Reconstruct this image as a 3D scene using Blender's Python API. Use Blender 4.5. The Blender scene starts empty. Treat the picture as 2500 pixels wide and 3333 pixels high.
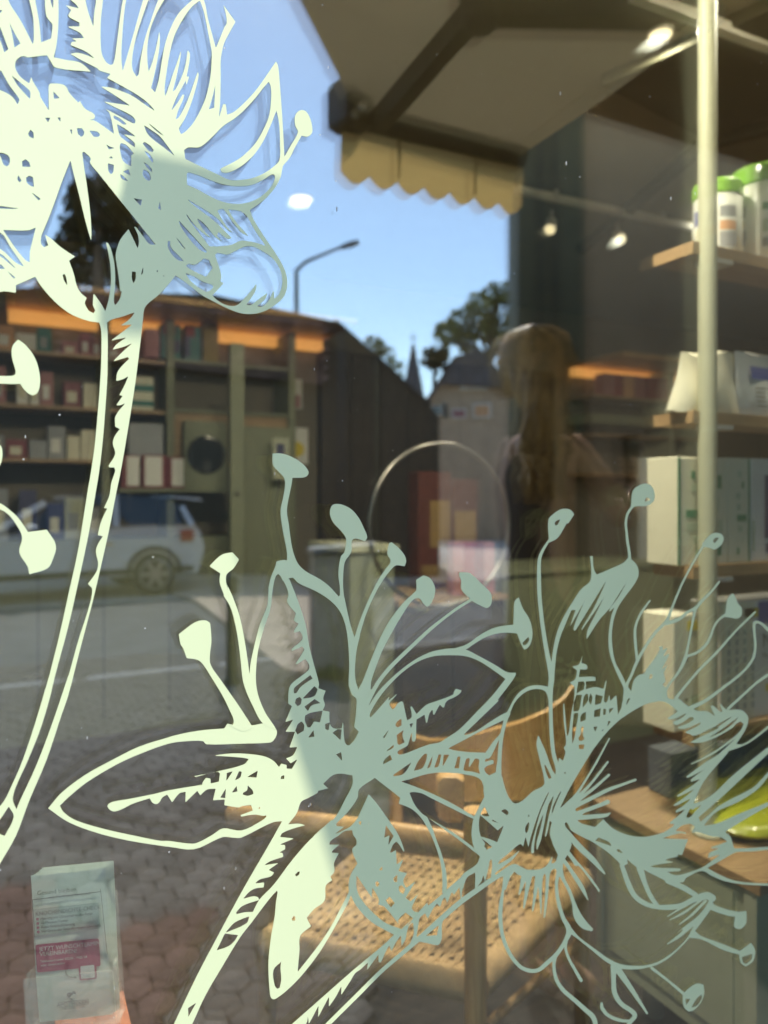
import bpy, bmesh, math, random
import numpy as np
from mathutils import Vector, Matrix
random.seed(7)
SC = bpy.context.scene
# ------------------------------------------------------------------ camera, sky, sun, exposure
PHI = math.radians(27.0); SN, CN = math.sin(PHI), math.cos(PHI)
CAM_Y, EYE, FPX, HZ = -0.75, 1.40, 2400.0, 1617.0
cam_d = bpy.data.cameras.new('camera'); cam = bpy.data.objects.new('camera', cam_d); SC.collection.objects.link(cam)
cam.location = (0, CAM_Y, EYE); cam.rotation_euler = (math.radians(90), 0, -PHI)
cam_d.sensor_fit = 'VERTICAL'; cam_d.sensor_height = 36.0; cam_d.sensor_width = 27.0
cam_d.lens = FPX/3333.0*36.0; cam_d.shift_y = -(1666.5-HZ)/3333.0
cam_d.clip_start = 0.02; cam_d.clip_end = 2000.0
cam_d.dof.use_dof = True; cam_d.dof.focus_distance = 0.80; cam_d.dof.aperture_fstop = 3.6
SC.camera = cam
SUNV = Vector((0.372, -1.0, 1.75)).normalized()
world = bpy.data.worlds.new('World'); SC.world = world; world.use_nodes = True
wn = world.node_tree; bg = wn.nodes['Background']
sky = wn.nodes.new('ShaderNodeTexSky'); sky.sky_type = 'NISHITA'; sky.sun_disc = False
sky.sun_elevation = math.asin(SUNV.z); sky.sun_rotation = math.atan2(SUNV.x, SUNV.y)
sky.air_density = 1.0; sky.dust_density = 0.4; sky.ozone_density = 1.6
wn.links.new(sky.outputs[0], bg.inputs[0]); bg.inputs[1].default_value = 0.132
sun_d = bpy.data.lights.new('sun', 'SUN'); sun_d.energy = 1.5; sun_d.angle = math.radians(0.5); sun_d.color = (1.0, 0.96, 0.90)
sun = bpy.data.objects.new('sun', sun_d); SC.collection.objects.link(sun)
sun.rotation_euler = SUNV.to_track_quat('Z', 'Y').to_euler()
SC.view_settings.view_transform = 'Standard'; SC.view_settings.look = 'None'
SC.view_settings.exposure = 1.62; SC.view_settings.gamma = 1.0; SC.view_settings.use_curve_mapping = False
cy = SC.cycles; cy.use_denoising = True; cy.max_bounces = 8; cy.transparent_max_bounces = 24
cy.diffuse_bounces = 4; cy.glossy_bounces = 4; cy.caustics_reflective = False; cy.caustics_refractive = False
cy.sample_clamp_indirect = 6.0

# ------------------------------------------------------------------ helpers
def V(px, py, z):
    """a point z metres along the optical axis behind photograph pixel (px, py)"""
    u = (px-1250.0)/FPX; v = (HZ-py)/FPX
    return Vector((z*(SN+u*CN), CAM_Y+z*(CN-u*SN), EYE+v*z))
def zg(py, h=0.0): return (EYE-h)*FPX/(py-HZ)
def zy(px, y): return (y-CAM_Y)/(CN-(px-1250.0)/FPX*SN)
def VY(px, py, y): return V(px, py, zy(px, y))
def smooth01(t): return t*t*(3-2*t)

_mats = {}
def mat(name, col, rough=0.6, var=0.12, scale=8.0, bump=0.0, bscale=60.0, metal=0.0, rnd=0.0, emit=None, estr=0.0, coat=0.0, stretch=None, trans=0.0, ior=1.45, sheen=0.0):
    if name in _mats: return _mats[name]
    m = bpy.data.materials.new(name); m.use_nodes = True; nt = m.node_tree; b = nt.nodes['Principled BSDF']
    b.inputs['Roughness'].default_value = rough; b.inputs['Metallic'].default_value = metal
    b.inputs['Coat Weight'].default_value = coat; b.inputs['IOR'].default_value = ior
    if trans: b.inputs['Transmission Weight'].default_value = trans
    tc = nt.nodes.new('ShaderNodeTexCoord'); mp = nt.nodes.new('ShaderNodeMapping')
    if stretch: mp.inputs['Scale'].default_value = stretch
    nt.links.new(tc.outputs['Object'], mp.inputs[0])
    nz = nt.nodes.new('ShaderNodeTexNoise'); nz.inputs['Scale'].default_value = scale; nz.inputs['Detail'].default_value = 6.0
    nt.links.new(mp.outputs[0], nz.inputs['Vector'])
    hsv = nt.nodes.new('ShaderNodeHueSaturation'); hsv.inputs['Color'].default_value = (*col, 1)
    mr = nt.nodes.new('ShaderNodeMapRange'); mr.inputs[1].default_value = 0.25; mr.inputs[2].default_value = 0.75
    mr.inputs[3].default_value = 1-var; mr.inputs[4].default_value = 1+var
    nt.links.new(nz.outputs[0], mr.inputs[0])
    if rnd:
        oi = nt.nodes.new('ShaderNodeObjectInfo'); m2 = nt.nodes.new('ShaderNodeMapRange')
        m2.inputs[3].default_value = 1-rnd; m2.inputs[4].default_value = 1+rnd
        mu = nt.nodes.new('ShaderNodeMath'); mu.operation = 'MULTIPLY'
        nt.links.new(oi.outputs['Random'], m2.inputs[0]); nt.links.new(m2.outputs[0], mu.inputs[0]); nt.links.new(mr.outputs[0], mu.inputs[1])
        nt.links.new(mu.outputs[0], hsv.inputs['Value'])
    else: nt.links.new(mr.outputs[0], hsv.inputs['Value'])
    nt.links.new(hsv.outputs[0], b.inputs['Base Color'])
    if bump:
        n2 = nt.nodes.new('ShaderNodeTexNoise'); n2.inputs['Scale'].default_value = bscale; n2.inputs['Detail'].default_value = 5
        nt.links.new(mp.outputs[0], n2.inputs['Vector'])
        bp = nt.nodes.new('ShaderNodeBump'); bp.inputs['Strength'].default_value = bump; bp.inputs['Distance'].default_value = 0.01
        nt.links.new(n2.outputs[0], bp.inputs['Height']); nt.links.new(bp.outputs[0], b.inputs['Normal'])
    if emit:
        b.inputs['Emission Color'].default_value = (*emit, 1); b.inputs['Emission Strength'].default_value = estr
    _mats[name] = m; return m
def wood(name, c1, c2, rough=0.45, axis='X', scale=1.0):
    if name in _mats: return _mats[name]
    m = bpy.data.materials.new(name); m.use_nodes = True; nt = m.node_tree; b = nt.nodes['Principled BSDF']
    b.inputs['Roughness'].default_value = rough
    tc = nt.nodes.new('ShaderNodeTexCoord'); mp = nt.nodes.new('ShaderNodeMapping')
    s = {'X': (1.2, 14, 14), 'Y': (14, 1.2, 14), 'Z': (14, 14, 1.2)}[axis]; mp.inputs['Scale'].default_value = [q*scale for q in s]
    nt.links.new(tc.outputs['Object'], mp.inputs[0])
    n1 = nt.nodes.new('ShaderNodeTexNoise'); n1.inputs['Scale'].default_value = 4; n1.inputs['Detail'].default_value = 8; n1.inputs['Distortion'].default_value = 1.2
    nt.links.new(mp.outputs[0], n1.inputs['Vector'])
    cr = nt.nodes.new('ShaderNodeValToRGB'); cr.color_ramp.elements[0].color = (*c1, 1); cr.color_ramp.elements[1].color = (*c2, 1)
    cr.color_ramp.elements[0].position = 0.35; cr.color_ramp.elements[1].position = 0.68
    nt.links.new(n1.outputs[0], cr.inputs[0]); nt.links.new(cr.outputs[0], b.inputs['Base Color'])
    bp = nt.nodes.new('ShaderNodeBump'); bp.inputs['Strength'].default_value = 0.15; bp.inputs['Distance'].default_value = 0.004
    nt.links.new(n1.outputs[0], bp.inputs['Height']); nt.links.new(bp.outputs[0], b.inputs['Normal'])
    _mats[name] = m; return m

class MB:
    """collects primitives and links them as ONE mesh object; mirror=True builds the street side from its reflected position"""
    def __init__(s, mirror=False): s.v = []; s.f = []; s.mirror = mirror
    def add(s, vs, fs):
        o = len(s.v); s.v += [Vector(q) for q in vs]; s.f += [tuple(i+o for i in f) for f in fs]; return s
    def hexa(s, p):
        return s.add(p, [(0,3,2,1),(4,5,6,7),(0,1,5,4),(1,2,6,5),(2,3,7,6),(3,0,4,7)])
    def box(s, lo, hi):
        x0,y0,z0 = lo; x1,y1,z1 = hi
        return s.hexa([(x0,y0,z0),(x1,y0,z0),(x1,y1,z0),(x0,y1,z0),(x0,y0,z1),(x1,y0,z1),(x1,y1,z1),(x0,y1,z1)])
    def bar(s, a, b, w, t, up=(0,0,1)):
        a = Vector(a); b = Vector(b); d = (b-a).normalized(); up = Vector(up)
        if abs(d.dot(up)) > 0.99: up = Vector((0,1,0))
        r = d.cross(up).normalized()*w/2; n = r.cross(d).normalized()*t/2
        return s.hexa([a-r-n, b-r-n, b+r-n, a+r-n, a-r+n, b-r+n, b+r+n, a+r+n])
    def obox(s, c, sx, sy, sz, rz=0.0, bev=0.0):
        c = Vector(c); M = Matrix.Rotation(rz, 3, 'Z')
        if bev <= 0:
            p = [(-1,-1,0),(1,-1,0),(1,1,0),(-1,1,0),(-1,-1,1),(1,-1,1),(1,1,1),(-1,1,1)]
            return s.hexa([c+M@Vector((q[0]*sx/2, q[1]*sy/2, q[2]*sz)) for q in p])
        ring = lambda i, z: [c+M@Vector((x, y, z)) for x, y in ((-sx/2+i,-sy/2),(sx/2-i,-sy/2),(sx/2,-sy/2+i),(sx/2,sy/2-i),(sx/2-i,sy/2),(-sx/2+i,sy/2),(-sx/2,sy/2-i),(-sx/2,-sy/2+i))]
        def shr(r, k): m = sum(r, Vector())/8; return [Vector((m.x+(q.x-m.x)*k, m.y+(q.y-m.y)*k, q.z)) for q in r]
        k = 1-2*bev/min(sx, sy)
        R = [shr(ring(bev, 0), k), ring(bev, bev), ring(bev, sz-bev), shr(ring(bev, sz), k)]
        return s.loft(R, True)
    def loft(s, rings, cap=True, closed=True):
        o = len(s.v); n = len(rings[0])
        for r in rings: s.v += [Vector(q) for q in r]
        for k in range(len(rings)-1):
            for i in range(n if closed else n-1):
                j = (i+1) % n; a = o+k*n
                s.f.append((a+i, a+j, a+n+j, a+n+i))
        if cap:
            s.f.append(tuple(o+i for i in reversed(range(n)))); e = o+(len(rings)-1)*n; s.f.append(tuple(e+i for i in range(n)))
        return s
    def tube(s, pts, rad, n=8, cap=True, flat=1.0):
        pts = [Vector(p) for p in pts]; rings = []; prev = None
        for i, p in enumerate(pts):
            d = (pts[min(i+1, len(pts)-1)]-pts[max(i-1, 0)]).normalized()
            if prev is None: prev = d.orthogonal().normalized()
            prev = (prev-d*prev.dot(d)); prev = prev.normalized() if prev.length > 1e-6 else d.orthogonal().normalized()
            b = d.cross(prev); r = rad[i] if hasattr(rad, '__len__') else rad
            rings.append([p+prev*math.cos(2*math.pi*k/n)*r+b*math.sin(2*math.pi*k/n)*r*flat for k in range(n)])
        return s.loft(rings, cap)
    def lathe(s, c, prof, n=20, axis=None, cap=True):
        c = Vector(c); M = Matrix.Identity(3) if axis is None else Vector(axis).to_track_quat('Z', 'Y').to_matrix()
        return s.loft([[c+M@Vector((r*math.cos(2*math.pi*k/n), r*math.sin(2*math.pi*k/n), z)) for k in range(n)] for r, z in prof], cap)
    def prism(s, pts, d):
        """closed outline pts extruded by the vector d"""
        n = len(pts); d = Vector(d); P = [Vector(p) for p in pts]
        return s.add(P+[p+d for p in P], [tuple(reversed(range(n))), tuple(range(n, 2*n))]+[(i, (i+1) % n, n+(i+1) % n, n+i) for i in range(n)])
    def build(s, name, m, parent=None, smooth=False, origin=None):
        me = bpy.data.meshes.new(name)
        vs = [Vector((q.x, -q.y, q.z)) for q in s.v] if s.mirror else s.v
        fs = [tuple(reversed(f)) for f in s.f] if s.mirror else s.f
        o = bpy.data.objects.new(name, me)
        if parent is None:
            if origin is None:
                lo = Vector([min(q[i] for q in vs) for i in range(3)]); hi = Vector([max(q[i] for q in vs) for i in range(3)])
                origin = Vector(((lo.x+hi.x)/2, (lo.y+hi.y)/2, lo.z))
            o.location = origin; vs = [q-origin for q in vs]
        else:
            off = parent.matrix_basis.translation if parent.parent is None else parent.matrix_basis.translation+parent.parent.matrix_basis.translation
            o.parent = parent; vs = [q-off for q in vs]
        me.from_pydata([tuple(q) for q in vs], [], fs); me.materials.append(m); me.validate()
        bm = bmesh.new(); bm.from_mesh(me); bmesh.ops.recalc_face_normals(bm, faces=bm.faces)
        if smooth:
            for f in bm.faces: f.smooth = True
        bm.to_mesh(me); bm.free()
        SC.collection.objects.link(o); return o
def tag(o, label=None, cat=None, group=None, kind=None):
    if label: o['label'] = label
    if cat: o['category'] = cat
    if group: o['group'] = group
    if kind: o['kind'] = kind
    return o
def thing(name, loc, label, cat, group=None, mirror=False):
    o = bpy.data.objects.new(name, None); loc = Vector(loc)
    if mirror: loc.y = -loc.y
    o.location = loc; o.empty_display_size = 0.1; SC.collection.objects.link(o); return tag(o, label, cat, group)
def smooth_edges(o, ang=40):
    for p in o.data.polygons: p.use_smooth = True
    o.data.set_sharp_from_angle(angle=math.radians(ang)); return o
def text(body, parent, M, size, m, align='LEFT', name='lettering', ext=0.00015):
    """flat print: the words as thin mesh letters in the frame M (x right, y up)"""
    c = bpy.data.curves.new(name, 'FONT'); c.body = body; c.size = size; c.align_x = align; c.extrude = ext; c.resolution_u = 2
    t = bpy.data.objects.new(name, c); SC.collection.objects.link(t)
    dg = bpy.context.evaluated_depsgraph_get(); me = bpy.data.meshes.new_from_object(t.evaluated_get(dg)); bpy.data.objects.remove(t)
    me.transform(M); off = parent.matrix_basis.translation
    if parent.parent is not None: off = off+parent.parent.matrix_basis.translation
    me.transform(Matrix.Translation(-off)); me.materials.clear(); me.materials.append(m)
    o = bpy.data.objects.new(name, me); o.parent = parent; SC.collection.objects.link(o); return o
def frame(o, x, y):
    """matrix of a flat frame with origin o, x to the right, y up"""
    x = Vector(x).normalized(); y = Vector(y); y = (y-x*y.dot(x)).normalized(); n = x.cross(y)
    return Matrix(((x.x, y.x, n.x, o[0]), (x.y, y.y, n.y, o[1]), (x.z, y.z, n.z, o[2]), (0, 0, 0, 1)))
TILES = dict(A=(0,0,3),B=(500,0,3),C=(0,500,3),D=(500,500,3),E=(0,1000,2.4985),F=(0,1600,2.4985),G=(0,2200,2.4985),
 H=(800,1450,2.4985),I=(550,1900,2.4985),J=(1100,2050,2.4985),K=(0,1200,1.8433),N=(550,2500,2.4985),O=(1000,2500,2.4985),
 P=(1500,2150,2.4985),Q=(1500,2669,2.4985),R=(1400,1560,2.4985),S=(1836,2250,2.4985),U=(1836,2669,2.4985),V=(500,2669,2.4985),
 W=(1836,1700,2.4985),X=(1440,2280,4.997),Y=(1500,2580,4.997),Z=(1220,2240,4.997),M=(2150,2280,3.5686),L=(1500,950,2.212),a=(0,0,1))
# '+' adds a polygon, '-' cuts one, 's' adds a stroke of x,y,width (width in photograph px); '@T' switches to another tracing tile
DECAL = [
("left","flower_head","""
+ @a -130,1010 -160,700 -150,100 -60,-90 150,-170 420,-180 600,-110 @B 490,0 530,180 575,350 600,440 608,468 625,430 690,270 715,220 700,110 680,45 740,130 800,213 740,320 690,420 665,520 655,600 655,760 650,1000 637,1155 680,1015 705,1020 718,1120 780,1095 880,1010 1000,880 1100,740 1195,600 1215,640 1230,780 1245,980 1260,1200 1278,1530 1340,1420 1410,1290 1385,1230 1378,1160 1395,1105 1440,1075 1490,1090 1530,1160 1550,1250 1545,1300 1505,1333 1445,1325 1380,1440 1330,1540 1270,1610 @D 1260,130 1240,230 1180,340 1080,450 940,552 975,640 1080,810 1190,970 1270,1110 1300,1200 1305,1300 1270,1400 1190,1475 1090,1535 980,1565 860,1560 740,1520 600,1450 470,1380 330,1270 215,1190 150,1270 60,1370 @C 1430,1480 1405,1540 1395,1640 1300,1640 1313,1550 1200,1590 1080,1625 1045,1650 970,1650 850,1630 680,1560 520,1430 400,1290 345,1203 155,1285 155,1358 0,1350
- @A -360,60 22,100 8,125 -360,130
- @A -350,260 0,260 30,340 82,480 42,512 20,440 0,390 -350,340
- @A 88,205 125,290 200,425 142,465 118,330
- @A -60,-420 82,0 110,60 180,165 240,270 322,435 330,380 330,280 325,180 300,60 285,0 200,-400
- @A 330,-400 345,0 365,110 385,230 402,415 500,375 512,240 490,210 455,160 440,60 440,0 420,-420
- @A 493,0 520,88 522,40 520,0 500,-300
- @A 560,-440 570,0 572,150 565,320 550,450 525,560 650,585 785,612 890,700 545,660 490,590 460,540 400,545 270,560 240,548 200,555 160,590 147,640 160,690 200,750 285,815 305,752 325,800 385,900 395,945 478,1080 475,870 480,830 500,815 630,832 680,910 765,1003 780,985 830,1060 910,1105 930,1135 920,1160 870,1172 930,1180 1115,1308 1070,1105 1020,1058 1150,1125 1290,1200 1318,1205 1320,1170 1280,1125 1150,1060 1005,988 1100,1005 1270,1030 1120,930 985,845 1080,855 1200,895 1300,940 1400,1010 1518,1088 1450,1010 1330,920 1200,845 1045,760 1080,722 965,685 955,670 800,590 685,525 760,515 850,540 925,572 850,510 690,440 700,410 750,403 700,375 820,372 780,320 655,258 775,258 775,220 680,170 665,150 695,98 640,50 770,82 740,40 690,0 720,-420
- @A 520,892 585,958 527,965
- @A 440,1150 492,1150 470,1195
- @A 560,1147 590,1147 592,1195
- @A 300,1267 325,1295 330,1355 285,1330 275,1300
- @A 682,1265 704,1265 704,1318
- @A 750,1252 800,1252 822,1290 812,1325 790,1335 765,1310
- @A 872,1275 950,1285 978,1315 960,1335 915,1335
- @A 1030,1320 1042,1322 1034,1331
- @A 1033,1402 1070,1430 1123,1445 1063,1458
- @A 1060,1540 1090,1525 1103,1550
- @A 1055,1595 1112,1610 1105,1680 1085,1702 1065,1680 1055,1640
- @A 1110,1125 1170,1155 1240,1213 1205,1215 1170,1190 1110,1155
- @A 1142,1210 1220,1255 1330,1335 1205,1310 1310,1390 1318,1440 1190,1345 1165,1310
- @A 1185,1395 1240,1420 1308,1500 1283,1515 1283,1625 1205,1575 1175,1480 1172,1415
- @A -360,690 12,690 50,760 100,845 185,960 187,985 172,1020 120,945 0,880 -360,800
- @A 112,735 180,790 285,880 297,910 293,968 240,910 170,830
- @A -40,1490 40,1497 85,1525 97,1560 90,1605 68,1625 35,1605 0,1520
- @A 1428,1185 1500,1240 1612,1333 1540,1290
- @A 1405,1222 1480,1270 1560,1330 1640,1430 1710,1527 1600,1440 1500,1365 1440,1305
- @A 1393,1400 1412,1385 1470,1425 1500,1465 1490,1485 1450,1470
- @A 1405,1465 1460,1505 1495,1560 1493,1593 1460,1550
- @A 1398,1580 1440,1605 1480,1650 1487,1685 1440,1640
- @A 1400,1653 1450,1680 1474,1740 1460,1765 1430,1755 1396,1710
- @A 800,-420 835,0 860,110 912,260 920,130 938,0 945,-420
- @A 1015,-400 1005,0 985,200 985,450 1000,540 1040,610 1080,635 1105,625 1120,570 1150,350 1185,80 1200,0 1250,-400
- @A 1330,-400 1232,0 1210,160 1192,380 1185,560 1198,695 1235,570 1290,380 1340,200 1398,0 1500,-300
- @A 1560,-300 1450,0 1380,200 1320,400 1290,580 1295,680 1335,750 1355,720 1370,600 1410,400 1470,210 1545,0 1640,-160
- @A 1720,-150 1605,0 1530,130 1470,280 1440,450 1440,600 1452,700 1490,600 1535,420 1556,300 1562,380 1552,500 1510,720 1475,860 1515,903 1550,780 1580,600 1610,440 1660,290 1730,150 1810,60 1885,-5 1860,-100
- @B 445,10 380,60 310,150 240,270 190,390 150,560 125,720 108,860 112,940 130,900 190,720 240,580 268,488 262,560 225,740 187,895 215,870 270,760 310,640 333,488 355,530 340,660 310,790 290,830 230,940 170,1085 230,1010 285,920 300,930 285,980 240,1080 215,1170 250,1140 310,1030 370,880 410,760 432,703 440,730 420,830 370,1000 310,1150 250,1250 252,1275 268,1310 310,1285 380,1210 450,1090 510,950 550,780 565,620 567,500 545,380 520,250 490,110 455,10
+ @B 318,748 346,748 335,790 322,830 313,790
- @B 603,820 592,1052 540,1068 580,930
- @B 1125,797 1145,850 1148,960 1130,1120 1080,1250 1000,1390 920,1480 820,1560 655,1645 @D 655,165 680,185 740,182 830,140 910,80 990,0 @B 1070,1380 1140,1230 1200,1078 1225,1200 1235,1400 1230,1560 @D 1180,120 1080,190 960,240 840,257 740,255 620,200 450,120 310,52 @B 298,1465 340,1440 435,1440 480,1420 570,1340 680,1230 800,1150 900,1060 1000,950 1070,860
- @D 340,180 440,210 560,260 680,300 820,318 960,305 1080,250 1150,205 1180,205 1185,240 1150,320 1060,410 960,465 850,490 740,485 620,450 520,400 420,345 328,305 325,200
- @D 545,905 640,905 760,890 850,850 920,855 1000,870 1097,903 990,750 880,578 728,543 800,660 930,808 860,770 790,690 740,620 690,550 670,540 622,555 650,610 720,720 862,838 820,800 720,740 640,650 565,590 322,437 400,510 520,600 620,680 700,760 765,825 720,830 635,765 615,800 680,868 600,810 500,690 425,630 440,670 500,760 565,825 500,790 400,695 315,580 330,620 400,720 480,820
- @D 247,650 290,700 400,820 520,950 515,972 440,930 340,820 260,700
- @D 203,790 250,850 327,950 270,895
- @D 140,850 162,855 165,900 190,940 260,1010 297,1052 240,1040 180,985 140,910
- @D 315,1090 350,1075 400,1085 460,1050 490,1025 540,1035 555,1070 577,1115 513,1203 430,1165 330,1110
- @D 310,1165 400,1200 480,1250 570,1280 585,1300 560,1330 515,1350 430,1300 350,1230
- @D 575,1385 620,1430 700,1475 780,1488 830,1470 900,1400 960,1330 1003,1270 1000,1330 940,1430 905,1475 950,1478 1040,1410 1110,1360 1090,1420 1010,1490 1060,1495 1120,1440 1175,1330 1178,1420 1220,1380 1255,1290 1255,1200 1220,1100 1150,1010 1060,950 980,910 900,905 800,950 720,985 625,970 600,990 640,1110 662,1200 650,1245 685,1265
- @C 688,65 720,200 780,430 840,680 890,850 893,760 880,560 850,320 820,120 803,-10 820,-20 885,45 880,90 960,190 1080,340 1200,490 1330,650 1400,740 1520,888 1460,883 1400,810 1330,720 1310,712 1345,790 1357,870 1345,925 1300,830 1255,737 1170,850 1130,990 1140,1080 1165,1250 1172,1345 1190,1343 1170,1420 1125,1482 1113,1440 1125,1250 1120,1100 1095,970 1060,880 1035,868 1060,980 1080,1120 1082,1280 1060,1430 1028,1540 990,1470 915,1365 908,1480 928,1530 915,1558 870,1535 835,1480 830,1450 848,1410 790,1360 750,1290 720,1170 675,1045 732,1005 590,910 500,830 440,790 470,895 430,915 402,880 403,810 430,740 480,620 540,460 600,290
- @C 612,1180 632,1175 648,1215 657,1290 625,1235
- @C 1290,1150 1327,1155 1325,1220 1305,1268 1288,1220
- @C 1398,1098 1397,1160 1375,1190
- @C 1540,1125 1543,1155 1527,1157
- @C 1602,1177 1602,1200 1592,1200
- @C 1303,435 1387,450 1375,510
- @C 1562,460 1573,553 1545,535
- @C 1200,175 1257,152 1274,215
- @C 1172,200 1200,215 1257,272 1190,245
- @C 215,75 250,55 285,85 298,130 218,128
- @C 180,210 210,265 193,282 170,250
- @C 255,235 285,215 322,230 333,325 300,315 262,280
- @C 298,370 397,440 377,457
- @C -360,500 0,512 100,525 207,537 100,540 0,535 -360,520
- @C 30,745 270,750 350,722 310,880 292,960 290,1060 250,1040 150,920
- @C -360,720 0,770 100,910 237,1105 150,1060 0,930 -360,800
- @C -200,900 0,975 60,1020 172,1138 100,1080 0,1000
- @C -360,1060 0,1080 50,1125 -360,1125
- @C 60,1135 152,1212 133,1220
"""),
("left","stem","""
+ @E 800,105 822,180 825,330 820,520 800,800 770,1130 735,1370 @F 712,0 640,450 560,820 480,1180 410,1460 @G 400,0 290,370 190,670 105,870 0,1060 @a -160,2760 -260,3140 -150,3090 0,2812 @G 130,1300 240,1010 380,680 500,320 @F 555,1659 650,1290 745,930 800,700 890,300 948,0 @E 985,1320 1040,1000 1100,620 1150,220 1168,40 1176,-5 1095,-10 1095,40 1050,100 980,150 1075,140 1010,190 902,272 1030,245 950,300 915,345 1010,320 1080,290 1000,360 920,440 1040,405 1050,420 990,480 955,530 945,600 1000,585 1045,560 1010,640 970,715 998,720 945,798 985,795 1020,778 940,885 937,972 975,990 930,1055 918,1110 937,1192 882,1290 890,1302 930,1303 937,1330 905,1430 890,1530 @F 845,135 872,137 820,250 795,355 838,362 795,430 780,490 798,580 785,650 715,750 750,797 720,950 640,1200 560,1490 @G 555,0 420,400 290,740 160,1020 135,1085 110,1030 105,990 130,900 230,680 340,400 455,0 @F 405,1659 480,1380 560,1080 650,680 730,300 780,0 @E 805,1350 835,1100 855,850 872,600 876,420 876,220 870,120
- @G 72,1062 112,1145 38,1302 -10,1280 -60,1260
"""),
("left","stamen","""
+ @E 148,262 200,300 260,370 300,450 325,560 322,650 300,700 268,718 230,700 190,660 165,622 100,625 0,620 -300,600 -300,540 0,558 100,557 125,545 128,520 105,440 94,370 105,310
"""),
("left","stamen","""
+ @F 228,328 382,310 455,437 430,550 385,625 238,672 225,610 157,493 180,370 120,250 60,180 0,145 -250,70 -250,10 0,95 80,150 150,215
"""),
("left","stamen","""
+ @E -60,1100 0,1120 18,1160 16,1240 0,1290 -60,1300 -80,1200
"""),
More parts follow.
